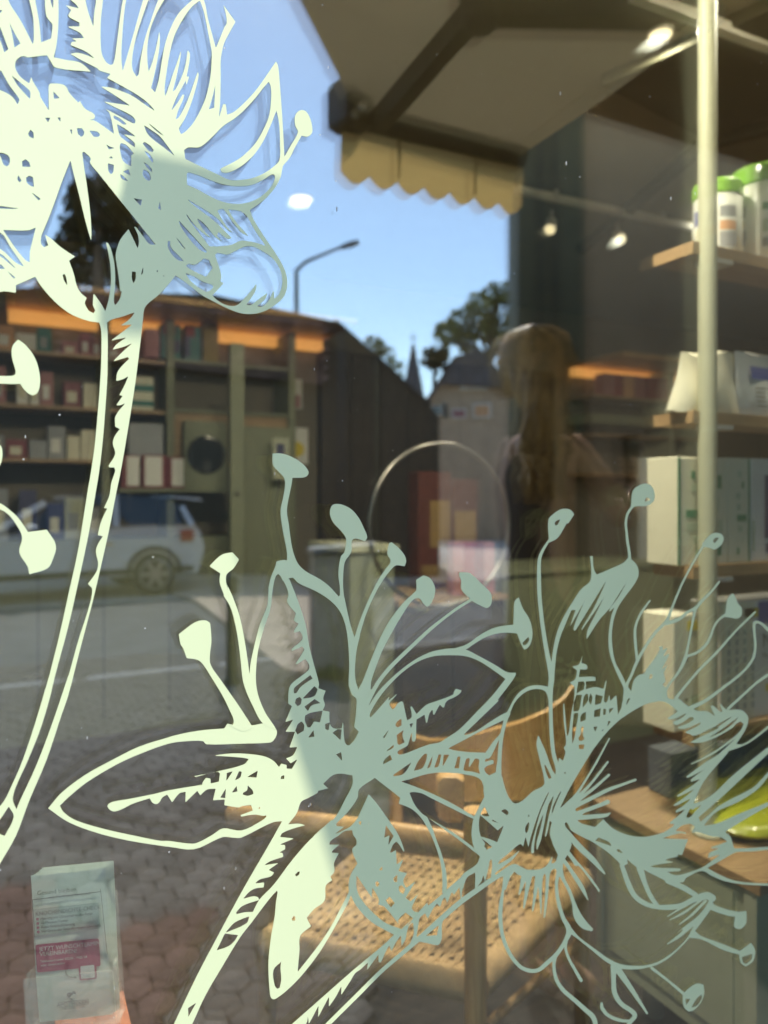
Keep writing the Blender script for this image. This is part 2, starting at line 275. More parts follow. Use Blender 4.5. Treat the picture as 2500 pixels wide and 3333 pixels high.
("middle","flower_head","""
+ @I 890,-79 910,-60 955,26 972,90 962,148 1033,240 1015,300 1055,325 1015,385 1022,398 1065,385 1085,420 1085,450 1060,480 1000,530 997,548 1085,510 1102,535 1070,590 1030,650 1040,655 1110,612 1140,660 1135,700 1070,755 1000,810 975,860 970,975 1000,995 945,1125 1010,1105 948,1203 1025,1205 980,1332 1043,1328 1025,1370 1000,1400 952,1420 990,1460 1047,1425 1000,1505 957,1503 958,1475 915,1462 895,1490 850,1440 780,1405 660,1385 500,1380 355,1398 480,1405 600,1415 650,1425 610,1468 420,1520 205,1565 @N 215,72 320,45 400,30 415,45 405,110 340,125 337,85 300,80 275,115 270,135 0,180 @G 1250,960 1050,1000 920,1022 885,1040 872,1060 895,1090 930,1102 990,1085 1080,1040 1218,995 1240,1030 1270,1042 1295,1030 1320,990 1360,965 1400,1028 1460,955 1510,943 1508,1028 1605,935 @N 255,221 310,175 380,168 358,262 455,255 450,302 568,320 600,308 668,300 682,345 580,383 590,395 640,385 700,378 765,388 790,385 790,400 850,420 920,432 820,610 600,990 400,1360 @V 350,1270 165,1659 60,1880 200,1900 315,1659 420,1430 560,1190 700,960 800,830 920,670 1005,573 1100,500 @O 225,500 235,455 300,390 360,320 410,240 423,172 550,80 640,150 755,240 745,290 800,310 860,340 930,410 1000,530 1060,680 1090,800 1100,920 1098,1022 1133,990 1130,850 1100,720 1050,580 1010,470 975,398 1100,488 1250,596 1404,716 1450,600 1470,225 @X 850,1500 950,1300 960,1000 985,650 1050,350 1110,210 1050,190 800,330 560,490 420,550 340,560 600,310 920,0 @P 300,320 400,190 445,120 448,98 380,95 270,30 @J 1150,215 1035,158 960,150 870,155 740,185 600,260 460,370 330,500 250,620 265,560 275,482 220,480 165,490 90,460 115,530 148,558 150,620 142,720 132,790 170,828 130,900 90,940 65,930 50,880 42,740 @I 1405,1175 1340,1175 1310,1140 1305,1040 1250,1030 1268,985 1255,930 1275,870 1215,850 1220,810 1180,660 1140,500 1110,330 1060,170 995,0 970,-45
- @I 1150,743 1168,770 1075,835 1035,890 1015,890 1018,850 1050,820
- @I 1183,833 1210,858 1180,915 1085,935
- @I 1035,935 1065,922 1080,940 1070,980 1045,995 1025,970
- @I 1185,937 1233,970 1160,990 1130,1035 1102,1000
- @I 1250,1032 1228,1127 1180,1120 1150,1168 1125,1165 1105,1110 1110,1070 1150,1050
- @I 1080,1120 1100,1150 1095,1195 1045,1225 1027,1195 1050,1140
- @I 1175,1190 1183,1242 1133,1252
- @I 1270,1140 1310,1128 1297,1192 1272,1182
- @I 1330,1212 1375,1182 1405,1185 1395,1272
- @I 1358,1388 1400,1370 1410,1442
- @N 907,88 915,65 938,57 937,88
- @N 470,40 520,25 467,105
- @N 537,100 570,25 592,30 580,75
- @N 637,72 722,20 712,77
- @N 510,200 550,145 557,190
- @N 640,140 680,180 687,210 640,225 600,215 605,200 635,180
- @N 418,240 463,165 458,245
- @N 725,328 745,312 738,333
- @N 1255,128 1330,60 1395,45 1493,60 1493,130 1440,240 1340,415 1150,580 1000,750 850,950 735,1070 682,1170 620,1172 548,1188 550,1170 600,1120 733,1072 725,1050 690,1042 605,1062 650,1010 700,980 770,970 775,930 700,938 740,905 830,880 855,850 812,828 890,772 772,790 830,755 930,722 925,692 900,685 945,660 945,625 900,622 1018,572 905,560 920,530 1000,495 1108,465 1060,452 970,457 1040,365 1075,275 1130,245 1210,200 1213,185 1295,165
- @N 462,1335 530,1260 600,1225 655,1205 630,1262 470,1335
- @N 388,1482 455,1345 562,1358 530,1410 480,1450
- @V 280,1530 348,1485 250,1659 280,1600
- @J 1362,400 1280,340 1150,255 1040,215 920,207 780,215 650,260 520,350 400,470 330,560 270,660 258,700 265,712 300,677 @Z 245,125 215,208 380,75 300,170 250,220 240,270 285,345 320,325 370,250 430,213 460,225 525,520 570,500 600,460 580,310 600,290 680,420 840,270 1000,210 1270,105 1290,50 1320,10 1415,35 1380,90 1290,150 1200,190 1150,240 1130,310 1105,315 1058,268 1000,370 970,430 950,430 938,345 890,410 850,560 835,570 810,430 680,510 675,600 670,800 655,860 630,870 605,850 605,705 560,850 530,935 450,980 375,1025 370,1060 400,1078 500,1060 700,980 900,910 1050,880 1150,820 1350,690 1500,550 1659,380 @J 1250,540
- @Z 435,500 435,605 370,638 335,610 345,570 390,520
- @Z 245,648 160,808 130,800
- @Z 468,680 450,770 485,880 400,923 370,905 358,760
- @Z 565,580 625,568 588,648
- @Z 310,915 300,965 165,1042
- @Z 250,1082 282,1160 132,1240 155,1165
- @Z 602,1200 465,1395 310,1430 295,1415
- @Z 635,1343 700,1200 800,1075 840,1065 850,1090 830,1190 770,1300
- @Z 948,1075 900,1275 845,1312
- @Z 1040,1075 1082,1080 1040,1260 1010,1285 968,1290
- @Z 1120,1082 1212,1082 1102,1278
- @Z 1350,1110 1392,1115 1370,1302 1295,1300
- @X 385,950 430,935 445,955 430,1060 440,1085 530,945 580,950 605,975 590,1080 612,1192 480,1155 360,1140 345,1120
- @X 700,950 770,935 820,850 925,628 905,820 885,1090 848,1225 760,1215 700,1165 680,1110 720,1070 830,1030 835,985 810,962 690,1000
- @X 95,778 200,810 400,835 700,850 830,665 945,525 998,320 680,470 350,645
- @X 737,1358 768,1358 795,1410 745,1468
- @X 910,1425 850,1560 735,1625 750,1580
- @O 760,108 830,92 950,55 1050,38 1200,40 1300,55 1380,75 1420,110 1440,225 1400,310 1358,392 1150,272 950,178
- @O 832,200 860,195 930,205 1000,240 1200,340 1355,415 1340,500 1345,580 1358,650 1240,560 1100,470 1000,412 930,365 870,290
- @a 1589,2608 1562,2656 1564,2720 1600,2770 1665,2640
"""),
("middle","petal","""
+ @N 925,432 850,440 750,485 590,565 540,568 450,560 400,575 205,660 0,640 @G 1300,1380 1050,1340 800,1280 560,1190 392,1077 500,950 700,800 900,690 1130,575 1400,490 @I 0,1245 150,1210 300,1188 450,1177 475,1137 520,1147 680,1150 762,1135 790,1060 875,1190 875,1230 850,1275 820,1292 600,1300 305,1305 275,1280 150,1280 0,1300 @G 1150,630 950,720 700,870 560,985 487,1055 520,1110 620,1175 850,1245 1100,1300 1300,1340 @N 0,592 150,612 220,610 350,545 440,490 590,507 750,430 800,390
"""),
("middle","petal","""
+ @V 1100,450 1005,573 1008,590 995,670 985,780 955,950 935,1130 935,1250 945,1400 955,1445 975,1458 1000,1450 1080,1390 1200,1270 1340,1090 1440,930 1540,750 1605,612 @O 408,775 398,625 365,490 235,455 200,420 20,590
- @V 1172,1235 1180,1130 1187,1050 1185,980 1200,930 1280,865 1245,795 1310,720 1370,680 1395,640 1397,550 1410,520 1452,490 1438,460 1470,420 1468,350 1508,268 1448,265 1460,245 1512,200 1428,200 1440,170 1500,130 @O 300,515 365,505 375,545 398,580 398,625 370,650 370,690 408,775 345,890 @V 1595,560 1540,680 1440,870 1340,1020
- @O 235,455 240,470 300,478 220,540 290,510 350,475 420,400 365,310 300,390
- @V 1160,348 1172,348 1165,365
- @V 1188,415 1185,440 1165,458 1150,450 1155,435
- @V 1095,470 1105,470 1100,495
- @V 1122,805 1140,778 1152,790 1150,820 1128,818
- @V 1080,1095 1035,1165 1038,1300 1025,1365 1005,1373 985,1345 975,1220 1040,1150
"""),
("middle","petal","""
+ @O 500,212 560,280 640,390 740,540 790,670 785,682 750,625 725,598 700,620 675,680 680,690 722,665 728,785 782,740 742,838 812,855 782,915 805,975 880,922 800,1055 840,1085 905,1022 860,1110 850,1140 870,1165 905,1170 862,1222 800,1290 765,1315 710,1357 620,1310 520,1250 430,1160 375,1080 358,1040 340,1010 345,890 408,775 370,690 370,650 398,625 398,580 375,545 365,505 300,512 215,545 290,508 350,475 400,420 440,340
- @O 400,870 525,1055 530,970 582,1065 578,1110 630,1130 747,1272 738,1240 760,1210 800,1175 862,1222 765,1308 640,1260 540,1180 450,1080 405,990
- @O 415,437 440,432 433,468
- @O 495,443 512,458 500,455
- @O 640,465 702,552 658,632 670,545 627,567
- @O 583,830 610,798 610,830
- @O 705,890 735,868 730,928 712,925 702,905
- @O 555,930 570,918 588,940 575,965 558,960
- @O 745,962 770,952 798,985 782,1025 750,1000
- @O 637,1075 670,1045 712,1097 680,1132
"""),
("middle","stamen","""
+ @K 1257,1185 1300,1140 1340,1112 1395,1102 1435,1145 1400,1200 1360,1235 1358,1290 1375,1350 @I 470,0 520,110 570,250 610,430 640,620 655,733 665,640 700,480 740,330 800,180 808,90 812,0 @H 183,1170 205,1070 240,985 250,942 310,930 335,935 335,870 315,760 290,620 283,520 305,420 320,310 310,260 260,205 222,160 218,65 290,65 380,95 470,155 510,210 505,240 480,258 440,263 380,262 370,330 335,520 350,640 375,820 405,920 440,980 500,1030 600,1085 680,1145 755,1228 765,1215 765,1150 755,1070 757,990 775,900 800,870 812,820 815,755 770,690 710,625 685,560 690,510 710,482 740,475 790,483 860,520 920,590 960,670 988,745 970,778 900,757 870,762 860,790 860,850 845,890 815,930 800,970 792,1070 795,1190 820,1320 860,1490 885,1560 930,1420 1000,1250 1080,1090 1140,1000 1175,955 1175,925 1152,885 1165,800 1185,785 1240,830 1290,890 1305,940 1292,983 1225,975 1190,1000 1120,1090 1050,1210 980,1370 930,1530 @J 180,40 150,180 138,330 145,420 165,488 150,560 108,490 88,460 92,300 85,130 @H 810,1460 760,1340 680,1255 560,1180 430,1120 385,1075 350,1080 300,1100 285,1065 265,1045 250,1055 235,1090 215,1200 200,1330 150,1480 @I 730,520 712,650 708,800 730,920 790,1060 875,1190 762,1135 680,990 630,880 600,780 585,640 560,440 530,290 495,180 440,90 @K 1345,1360 1318,1280 1322,1228
"""),
("middle","stamen","""
+ @I 300,298 335,320 343,400 345,480 335,560 338,655 420,780 560,980 683,1170 600,1200 475,1140 520,1147 527,1110 490,1020 430,900 350,770 280,660 235,620 145,605 110,515 95,495 80,410 170,340 230,305
"""),
("middle","stamen","""
+ @H 1385,1092 1447,1055 1500,1080 1535,1140 1540,1190 1525,1250 1490,1305 1470,1310 1440,1280 1420,1250 1390,1242 1350,1265 1290,1350 1200,1500 @J 370,150 310,300 270,420 265,480 230,560 150,560 165,488 200,420 270,240 @H 1120,1510 1200,1380 1290,1270 1380,1185 1388,1165
"""),
("middle","stamen","""
+ @R 237,755 320,762 360,790 430,860 490,920 502,970 495,1020 470,1045 450,1045 350,995 320,965 270,920 250,880 252,820 238,790
s @R 335,980,9 220,1050,9 100,1140,9 @J 745,0,11 600,135,12 440,290,13 340,410,13 275,520,14 235,600,16
"""),
("middle","stamen","""
+ @R 685,1000 700,975 722,960 735,1000 760,1060 800,1120 825,1190 833,1260 820,1330 790,1375 765,1385 745,1350 720,1290 708,1255 640,1248 560,1252 450,1285 350,1345 288,1385 200,1395 190,1378 300,1340 400,1270 500,1215 600,1190 677,1183 680,1080
- @R 800,1280 805,1310 780,1345 758,1350 752,1330
"""),
("right","flower_head","""
+ @P 190,1105 185,1050 200,950 300,900 330,930 350,1000 380,1090 420,1150 450,1162 500,1140 590,1060 660,1025 680,990 640,800 615,680 630,605 690,740 740,880 770,930 800,790 830,815 845,770 850,740 835,710 855,680 850,600 838,500 833,360 840,345 850,450 865,625 880,580 895,450 922,300 925,210 885,180 930,150 945,80 905,50 960,30 990,-54 980,20 1020,32 1032,60 1020,72 970,72 960,135 1060,130 1095,135 1097,165 1015,170 1018,205 1015,235 1090,215 1160,230 1180,160 1185,170 1170,260 1165,330 1180,345 1195,320 1208,270 1215,330 1265,280 1278,440 1310,370 1325,280 1350,200 1420,300 1600,300 1600,333 1520,350 1420,395 1320,460 1200,570 1080,720 980,880 880,1050 805,1205 900,1115 960,1150 930,1220 1000,1240 945,1305 990,1340 1090,1352 1160,1290 1200,1350 1080,1480 900,1385 880,1345 860,1315 845,1320 850,1345 870,1400 900,1500 830,1650 @Y 1600,1380 1560,1240 1480,1250 980,1350 860,1280 700,1355 480,1440 300,1570 120,1680 0,1760 0,1375 265,1155 305,1025 215,890 185,780 175,660 190,500 215,400 300,230 380,65
- @P 955,172 1000,170 1008,185 1000,235 940,268
- @P 940,280 985,278 965,390 950,410 915,412 920,340
- @P 990,385 1000,300 1020,268 1035,275 1035,320 1020,350
- @P 1055,265 1070,300 1058,362 1040,325
- @P 1095,275 1155,290 1140,345 1100,362 1090,355
- @P 1085,405 1138,388 1132,455 1082,460
- @P 1160,390 1180,395 1178,440 1157,443
- @P 1205,395 1245,382 1208,432
- @P 1018,418 1015,480 975,500 972,470 985,435
- @P 1200,490 1220,495 1190,540
- @P 1078,540 1112,535 1093,580
- @P 1165,550 1155,572 1145,570
- @P 980,540 1000,535 992,600 1005,635 985,655 960,650 958,625 975,600
- @P 960,683 1005,683 998,720 962,720
- @P 835,915 853,905 853,922
- @P 920,430 950,425 955,445 940,530 930,600 908,680 905,640 908,545
- @P 1355,305 1378,308 1345,370
- @P 678,835 710,890 738,955 715,962 690,900
- @Y 605,1162 640,1100 780,985 890,885 960,838 985,838 1015,885 1052,715 1100,890 1145,700 1230,440 1330,180 1420,0 1440,-15 1380,120 1290,330 1215,600 1150,850 1145,985 1190,985 1195,850 1240,600 1350,325 1290,600 1235,800 1228,920 1245,925 1300,780 1340,600 1400,300 1440,170 1515,32 1480,180 1420,420 1365,710 1385,722 1420,600 1445,455 1478,485 1450,620 1455,720 1520,870 1582,1000 1530,1130 1468,1152 1485,1030 1450,1100 1400,1180 1340,1225 1240,1250 1080,1250 1000,1215 920,1170 870,1160 800,1190 570,1332 548,1318 700,1200 850,1080 955,940 940,945 800,1060 610,1162
- @Y 1620,-20 1560,90 1500,220 1475,375 1520,250 1580,100 1630,-10
- @Y 655,300 705,270 750,285 775,320 770,355 745,362
- @Y 515,435 640,510 510,460
- @Y 1085,390 1110,350 1118,390
- @Y 1105,475 1112,510 1095,610 1065,660 1048,630 1055,550
- @Y 295,350 450,480 600,615 700,530 650,660 590,805 440,745 330,715 330,735 400,790 515,882 405,935 415,910 300,800 255,720 250,620 275,480
- @Y 375,200 462,382 385,382 302,335
- @Y 490,1080 505,1110 505,1230 488,1380 395,1435 440,1270 470,1120
- @Y 365,1335 388,1420 390,1445 255,1545 330,1450 350,1390
- @Y 90,1385 225,1297 235,1330 230,1570 20,1720 20,1600
s @P 895,1150,14 960,1060,8 1090,850,7 1207,635,5
s @P 895,1165,14 1050,1010,9 1195,825,7
s @P 910,1170,12 1080,1040,10 1205,930,8
s @P 910,1195,14 1060,1120,13 1200,1050,12 1310,1010,9 1420,970,8
s @P 940,1245,14 1080,1195,13 1195,1150,14
s @P 940,1280,16 1080,1268,14 1180,1258,12 1215,1240,4
+ @W 545,1390 552,1340 570,1280 610,1240 650,1230 670,1195 720,1130 760,1070 780,1030 768,1010 805,1010 800,1040 845,1020 803,1095 860,1062 840,1110 792,1200 845,1155 812,1225 825,1290 800,1320 828,1345 850,1330 825,1400 850,1430 890,1438 925,1430 1000,1490 1040,1505 1000,1560 930,1540 850,1475 780,1455 700,1465 620,1500 520,1560 480,1590 470,1480 500,1400
- @W 690,1270 700,1235 720,1235 718,1265 700,1277
- @P 1355,305 1378,308 1345,370
"""),
("right","petal","""
+ @P 375,420 455,280 540,215 620,200 705,212 730,260 715,330 690,255 640,233 570,238 500,275 440,340 400,430 360,530 335,640 325,800 330,930 300,950 285,900 300,800 @X 905,820 925,628 945,525 998,320 1040,190
"""),
("right","petal","""
+ @W -104,1155 -79,980 -49,870 1,760 61,660 141,540 216,470 212,275 235,275 236,330 246,390 266,425 360,385 480,330 520,290 545,300 590,345 607,400 600,450 560,520 500,600 440,690 405,790 390,900 393,1010 415,1130 460,1220 500,1305 520,1400 480,1480 485,1400 480,1340 430,1230 380,1100 362,1000 365,880 385,760 410,690 365,733 375,700 440,610 525,462 480,530 370,700 290,790 182,955 190,880 260,740 342,575 280,680 140,885 150,850 240,700 352,460 290,560 100,870 82,885 78,860 110,770 195,582 150,670 42,860 95,712 59,715 11,830 -29,930 -59,1050 -75,1200 -85,1309 -104,1309
"""),
("right","petal","""
+ @W 925,1430 @M 140,-15 200,0 280,50 335,75 430,120 540,125 635,185 580,65 610,60 700,140 720,125 685,30 760,100 800,110 900,105 970,130 1015,190 1015,260 975,360 880,505 960,505 1120,400 1249,290 1330,220 1330,260 1249,330 1050,480 920,545 790,590 780,610 640,770 540,890 470,1000 380,1200 480,1170 620,1080 850,860 1249,540 1400,420 1400,490 1249,620 950,900 780,1060 600,1220 440,1360 465,1410 560,1330 700,1210 1060,1020 1150,940 1249,830 1330,740 1340,790 1249,890 1130,1030 900,1180 640,1300 500,1455 650,1430 900,1320 1249,1180 1400,1110 1400,1160 1249,1230 1000,1370 750,1525 810,1580 835,1650 855,1718 1000,1715 1249,1700 1400,1690 1400,1720 1249,1735 1050,1755 900,1760 820,1790 700,1860 545,1945 700,2030 900,2100 1249,2125 1400,2120 1400,2145 1249,2150 1000,2140 750,2100 600,2040 480,1980 300,2060 260,2110 @U 870,505 840,500 665,413 640,400 600,390 512,318 520,355 500,365 470,385 450,350 400,300 340,250 250,190 100,100 45,60 0,-60 105,3 150,30 250,57 320,-5 380,55 450,97 540,127 640,137 740,122 820,95 880,55 @M 165,1432 115,1435 105,1420 240,1310 290,1260 180,1305 175,1280 280,1210 360,1130 200,1215 160,1225 150,1215 300,1110 410,1020 230,1110 195,1120 190,1105 380,980 465,910 355,945 350,920 440,850 570,765 340,890 300,895 305,880 520,720 650,640 790,520 887,430 810,485 650,600 480,690 360,745 350,735 480,670 640,580 780,480 880,400 940,330 965,270 930,245 880,270 845,310 700,400 580,455 470,490 335,490 450,430 600,360 680,315 640,300 440,395 370,410 340,390 300,380 285,365 440,290 475,250 300,325 215,325 195,310 320,265 385,220 380,195 340,195 280,240 190,285 155,275 145,245 230,215 290,165 295,145 170,210 100,220 80,205 195,130 220,95
- @M 170,1515 240,1460 310,1437 360,1437 400,1465 360,1540 430,1525 600,1580 690,1585 740,1610 775,1640 590,1705 590,1720 690,1715 570,1770 550,1830 700,1785 600,1860 480,1940 320,2000 180,2030 75,1990 220,1980 238,1965 230,1950 -60,1940 -125,1925 0,1900 160,1880 55,1855 80,1840 195,1815 210,1780 220,1795 250,1795 318,1612 20,1603 80,1580 240,1540 300,1555 290,1535 230,1522
- @M 345,1255 375,1270 495,1195 400,1290 370,1330 330,1360 298,1358 310,1320
- @M 640,318 650,290 790,205 840,185 720,270
- @M 525,450 640,380 760,300 915,180 850,260 700,370
- @U 148,83 250,130 365,178 387,212 290,180 190,140
- @U 425,238 450,240 480,270 440,258
"""),
("right","petal","""
+ @Q 275,440 285,445 340,405 400,368 440,360 480,378 530,405 640,405 700,378 725,340 743,290 745,300 735,355 765,345 790,285 830,330 820,440 805,460 778,395 745,400 725,440 710,600 685,790 672,798 685,620 690,450 680,435 665,480 655,765 650,770 630,540 590,740 578,745 605,455 580,460 518,720 505,720 530,490 480,605 468,612 492,455 435,418 400,470 365,570 345,560 355,520 350,458 280,480
s @Q 357,470,10 345,560,8 325,700,13 323,830,13 345,960,12 400,1090,12 480,1190,12 560,1225,13 630,1220,13 700,1165,14 780,1090,14 840,1000,13 880,900,18 830,790,13 790,650,12 778,530,10 790,430,12
s @Q 880,890,18 960,962,8 1080,1055,10 1200,1145,13 1300,1190,14 1400,1200,12 1500,1193,9 1600,1165,8 @U 850,1112,7 940,1035,5 1010,957,5 1050,880,4
s @Q 862,950,13 852,1040,9 880,1130,9 930,1220,10 978,1305,11
s @Q 770,1100,12 757,1180,10 775,1290,12 830,1380,13 920,1460,14 1010,1540,15 1080,1610,16 1105,1720,14
s @Q 1242,1195,20 1243,1300,15 1250,1400,16 1300,1490,15 1390,1555,15 1415,1590,15 1380,1640,14 1330,1720,14
s @Q 1390,1635,8 1300,1630,11 1200,1590,11 1150,1530,12 1145,1490,8
s @Q 1280,1220,22 1350,1320,18 1430,1440,13 1515,1572,6
+ @Q 840,40 900,110 1000,220 1100,320 1180,440 1165,440 1060,340 930,220 870,140 815,90 760,60
+ @Q 740,60 815,92 835,150 870,230 920,300 1030,430 1130,570 1125,590 1060,500 960,375 930,375 880,300 785,203 730,130
+ @Q 740,180 785,203 830,290 900,390 1000,540 1040,655 1030,650 940,510 870,400 818,330 790,285
s @Q 795,380,24 830,475,12 880,570,11 920,680,13 950,780,26 1000,850,26 1060,890,12
"""),
("right","petal","""
s @U 470,370,14 520,510,17 570,610,16 640,670,16 740,705,14 880,708,18 960,690,14 1070,640,20 1160,615,24 1205,635,24
s @U 618,395,22 660,520,15 705,620,15 755,695,14
s @U 840,498,14 960,545,18 1070,610,16
s @U 840,785,3 930,730,6 1070,650,10
s @U 860,812,3 980,750,8 1090,670,7 1150,630,8
s @U 935,850,3 1040,770,8 1150,660,9
+ @U 1185,650 1225,690 1190,733 1065,903 1020,955 1055,862 1000,910 960,890 900,935 975,870 1100,770
s @U 840,1010,3 940,940,11 1050,840,9
+ @U 1200,640 1225,690 1400,745 1483,740 1483,830 1460,870 1430,888 1395,880 1382,860 1390,785 1340,780 1200,733 1170,700
+ @U 1030,900 1065,905 1120,945 1280,1005 1430,1065 1520,998 1545,1035 1555,1080 1535,1150 1480,1192 1440,1165 1425,1110 1428,1095 1300,1060 1120,972 1015,957
- @U 1445,1115 1530,1088 1525,1130 1480,1172 1455,1160
"""),
("right","stamen","""
s @U 715,1205,10 850,1310,8 975,1415,10
+ @U 975,1405 1075,1330 1135,1340 1140,1410 1110,1490 1050,1550 1010,1558 975,1520 965,1440
- @U 988,1455 1027,1455 992,1508
- @U 1035,1525 1080,1450 1120,1418 1120,1450 1080,1510
"""),
("right","stamen","""
+ @R 965,480 962,330 1000,285 1060,245 1115,240 1150,255 1172,285 1125,360 1110,358 1085,405 1035,480 970,515
- @R 1058,325 1040,365 1022,378 1012,360 1025,340
s @R 965,500,7 915,580,9 890,650,11 886,800,13 890,950,13 910,1150,13 935,1320,14 965,1480,16 985,1560,20 @P 737,160,18 730,212,17 730,320,13 732,450,12 738,600,13 755,760,13 790,880,16 800,940,26
"""),
("right","stamen","""
+ @L 1228,1490 1240,1430 1280,1395 1330,1380 1375,1400 1397,1460 1385,1510 1340,1540 1260,1545 1225,1565
- @L 1330,1485 1345,1480 1368,1497 1322,1512
s @L 1235,1545,8 1200,1600,8 1188,1670,8 1195,1740,8 @W 515,150,9 530,240,9 535,310,10
"""),
("right","stamen","""
+ @W 1120,180 1150,140 1200,95 1240,85 1280,98 1298,130 1285,175 1255,205 1222,225 1180,205 1140,200
- @W 1215,140 1235,125 1260,130 1228,168 1212,160
s @W 1140,180,7 1060,310,6.5 960,500,7 880,690,7.5 835,800,10 740,900,9 650,1030,9 590,1140,10 545,1250,9 508,1330,11 500,1430,18
s @W 697,638,6 625,740,7 583,840,8 577,920,9 585,1030,9 593,1110,9
s @W 835,820,14 930,790,10 1000,735,9 1070,695,10 1130,630,9 1200,560,7 1262,485,6
s @W 1070,700,9 1050,790,8 1025,920,7 995,1070,8 985,1110,12 930,1220,8 860,1310,7 828,1370,8 830,1430,10
s @W 995,1090,8 1080,1060,8 1150,1000,9 1190,930,8 1220,850,7 1260,790,7 1310,755,9
+ @W 1372,575 1395,610 1415,660 1440,690 1447,720 1440,760 1410,782 1345,775 1310,770 1318,680 1330,620
"""),
("right","stamen","""
s @W 1555,730,6 1400,880,7 1240,1060,8 1100,1200,8 980,1340,8 910,1430,11
"""),
("right","stamen","""
s @W 1720,930,9 1655,870,9 1600,820,8 1555,815,9 1545,850,9 1550,920,8 1555,1020,8 1530,1120,8 1440,1230,8 1300,1340,9 1150,1450,11 1030,1510,14
s @W 1720,1190,9 1659,1240,9 1560,1310,8 1440,1420,8 1335,1515,9
"""),
("right","stem","""
+ @O 1404,716 1380,780 1260,880 1133,990 1098,1025 985,1118 975,1095 905,1170 860,1222 830,1270 765,1310 705,1355 640,1420 360,1655 @V 1125,1659 1000,1760 1130,1760 1240,1659 1256,1590 1262,1659 1300,1590 1342,1508 1338,1605 1380,1525 1428,1435 1425,1520 1480,1440 1528,1350 1525,1425 1600,1310 1640,1245 @O 430,1640 495,1580 485,1645 540,1570 580,1515 580,1580 600,1580 640,1490 668,1440 685,1490 720,1420 762,1360 768,1450 800,1390 812,1330 830,1280 860,1258 868,1330 860,1370 835,1425 885,1400 905,1270 915,1220 960,1180 980,1225 1020,1150 1055,1100 1080,1130 1105,1065 1120,1050 1140,1095 1175,1008 1195,1030 1258,940 1265,990 1300,890 1365,848 1400,800
+ @O 1240,1075 1080,1215 880,1395 835,1425 905,1412 1000,1430 1060,1440 1080,1425 1095,1380 1105,1240
- @O 962,1365 1070,1278 1055,1360
s @O 1590,862,10 1500,912,14 1370,1000,17 1240,1095,17 1090,1225,17 900,1395,16 780,1500,14 605,1650,13 @V 1659,1422,14 1420,1659,14 1320,1760,14
"""),
]
import numpy as np, math
def _pts(txt, stroke):
    out=[]; t=TILES['a']
    for tok in txt.split():
        if tok[0]=='@': t=TILES[tok[1]]; continue
        v=[float(q) for q in tok.split(',')]
        p=[t[0]+v[0]/t[2], t[1]+v[1]/t[2]]
        if stroke: p.append(v[2])
        out.append(p)
    return np.array(out)
def _smooth(P, closed=True, sub=5):
    n=len(P); out=[]
    def ang(i):
        a=P[i]-P[i-1]; b=P[(i+1)%n]-P[i]; a=a[:2]; b=b[:2]
        return abs(math.atan2(a[0]*b[1]-a[1]*b[0], a[0]*b[0]+a[1]*b[1]))
    def tang(i):
        if (not closed) and i in (0,n-1): return None
        if closed and ang(i)>0.9: return None
        return (P[(i+1)%n]-P[i-1])
    for i in range(n if closed else n-1):
        j=(i+1)%n; a,b=P[i],P[j]; L=np.linalg.norm((b-a)[:2])+1e-9
        def sc(t,i):
            if t is None: return b-a
            k=min(1.0, 1.0*L/(np.linalg.norm(t[:2])+1e-9))
            return t*k
        m0,m1=sc(tang(i),i),sc(tang(j),j)
        for s in range(sub):
            u=s/sub
            out.append((2*u**3-3*u*u+1)*a+(u**3-2*u*u+u)*m0+(-2*u**3+3*u*u)*b+(u**3-u*u)*m1)
    if not closed: out.append(P[-1])
    return np.array(out)
def _sd_poly(P, X, Y):
    d=np.full(X.shape,1e9); inside=np.zeros(X.shape,bool); n=len(P)
    for i in range(n):
        ax,ay=P[i]; bx,by=P[(i+1)%n]; ex,ey=bx-ax,by-ay; L=ex*ex+ey*ey
        if L<1e-12: continue
        # only cells near the edge need its distance
        t=np.clip(((X-ax)*ex+(Y-ay)*ey)/L,0,1)
        d=np.minimum(d,(X-ax-t*ex)**2+(Y-ay-t*ey)**2)
        if ey!=0:
            c=((ay>Y)!=(by>Y)) & (X < ex*(Y-ay)/ey+ax); inside^=c
    return np.where(inside,-1,1)*np.sqrt(d)
def _sd_poly_fast(P, gx, gy, g):
    """distance only in a band of each edge; even-odd fill by scanlines"""
    nx,ny=len(gx),len(gy); d=np.full((ny,nx),100.0); ins=np.zeros((ny,nx),bool); n=len(P)
    for i in range(n):
        ax,ay=P[i]; bx,by=P[(i+1)%n]; ex,ey=bx-ax,by-ay; L=ex*ex+ey*ey
        if L<1e-12: continue
        m=4*g
        i0=max(0,int((min(ax,bx)-m-gx[0])/g)); i1=min(nx,int((max(ax,bx)+m-gx[0])/g)+2)
        j0=max(0,int((min(ay,by)-m-gy[0])/g)); j1=min(ny,int((max(ay,by)+m-gy[0])/g)+2)
        if i1>i0 and j1>j0:
            X=gx[None,i0:i1]; Y=gy[j0:j1,None]
            t=np.clip(((X-ax)*ex+(Y-ay)*ey)/L,0,1)
            dd=np.hypot(X-ax-t*ex,Y-ay-t*ey); v=d[j0:j1,i0:i1]; np.minimum(v,dd,out=v)
        if ey!=0:
            lo,hi=min(ay,by),max(ay,by)
            j0=max(0,int(math.ceil((lo-gy[0])/g-1e-9))); 
            for j in range(j0,ny):
                y=gy[j]
                if y>=hi: break
                if y<lo: continue
                x=ax+ex*(y-ay)/ey
                k=int(math.ceil((x-gx[0])/g))
                if k>0: ins[j,:min(k,nx)]^=True
    return np.where(ins,-d,d)
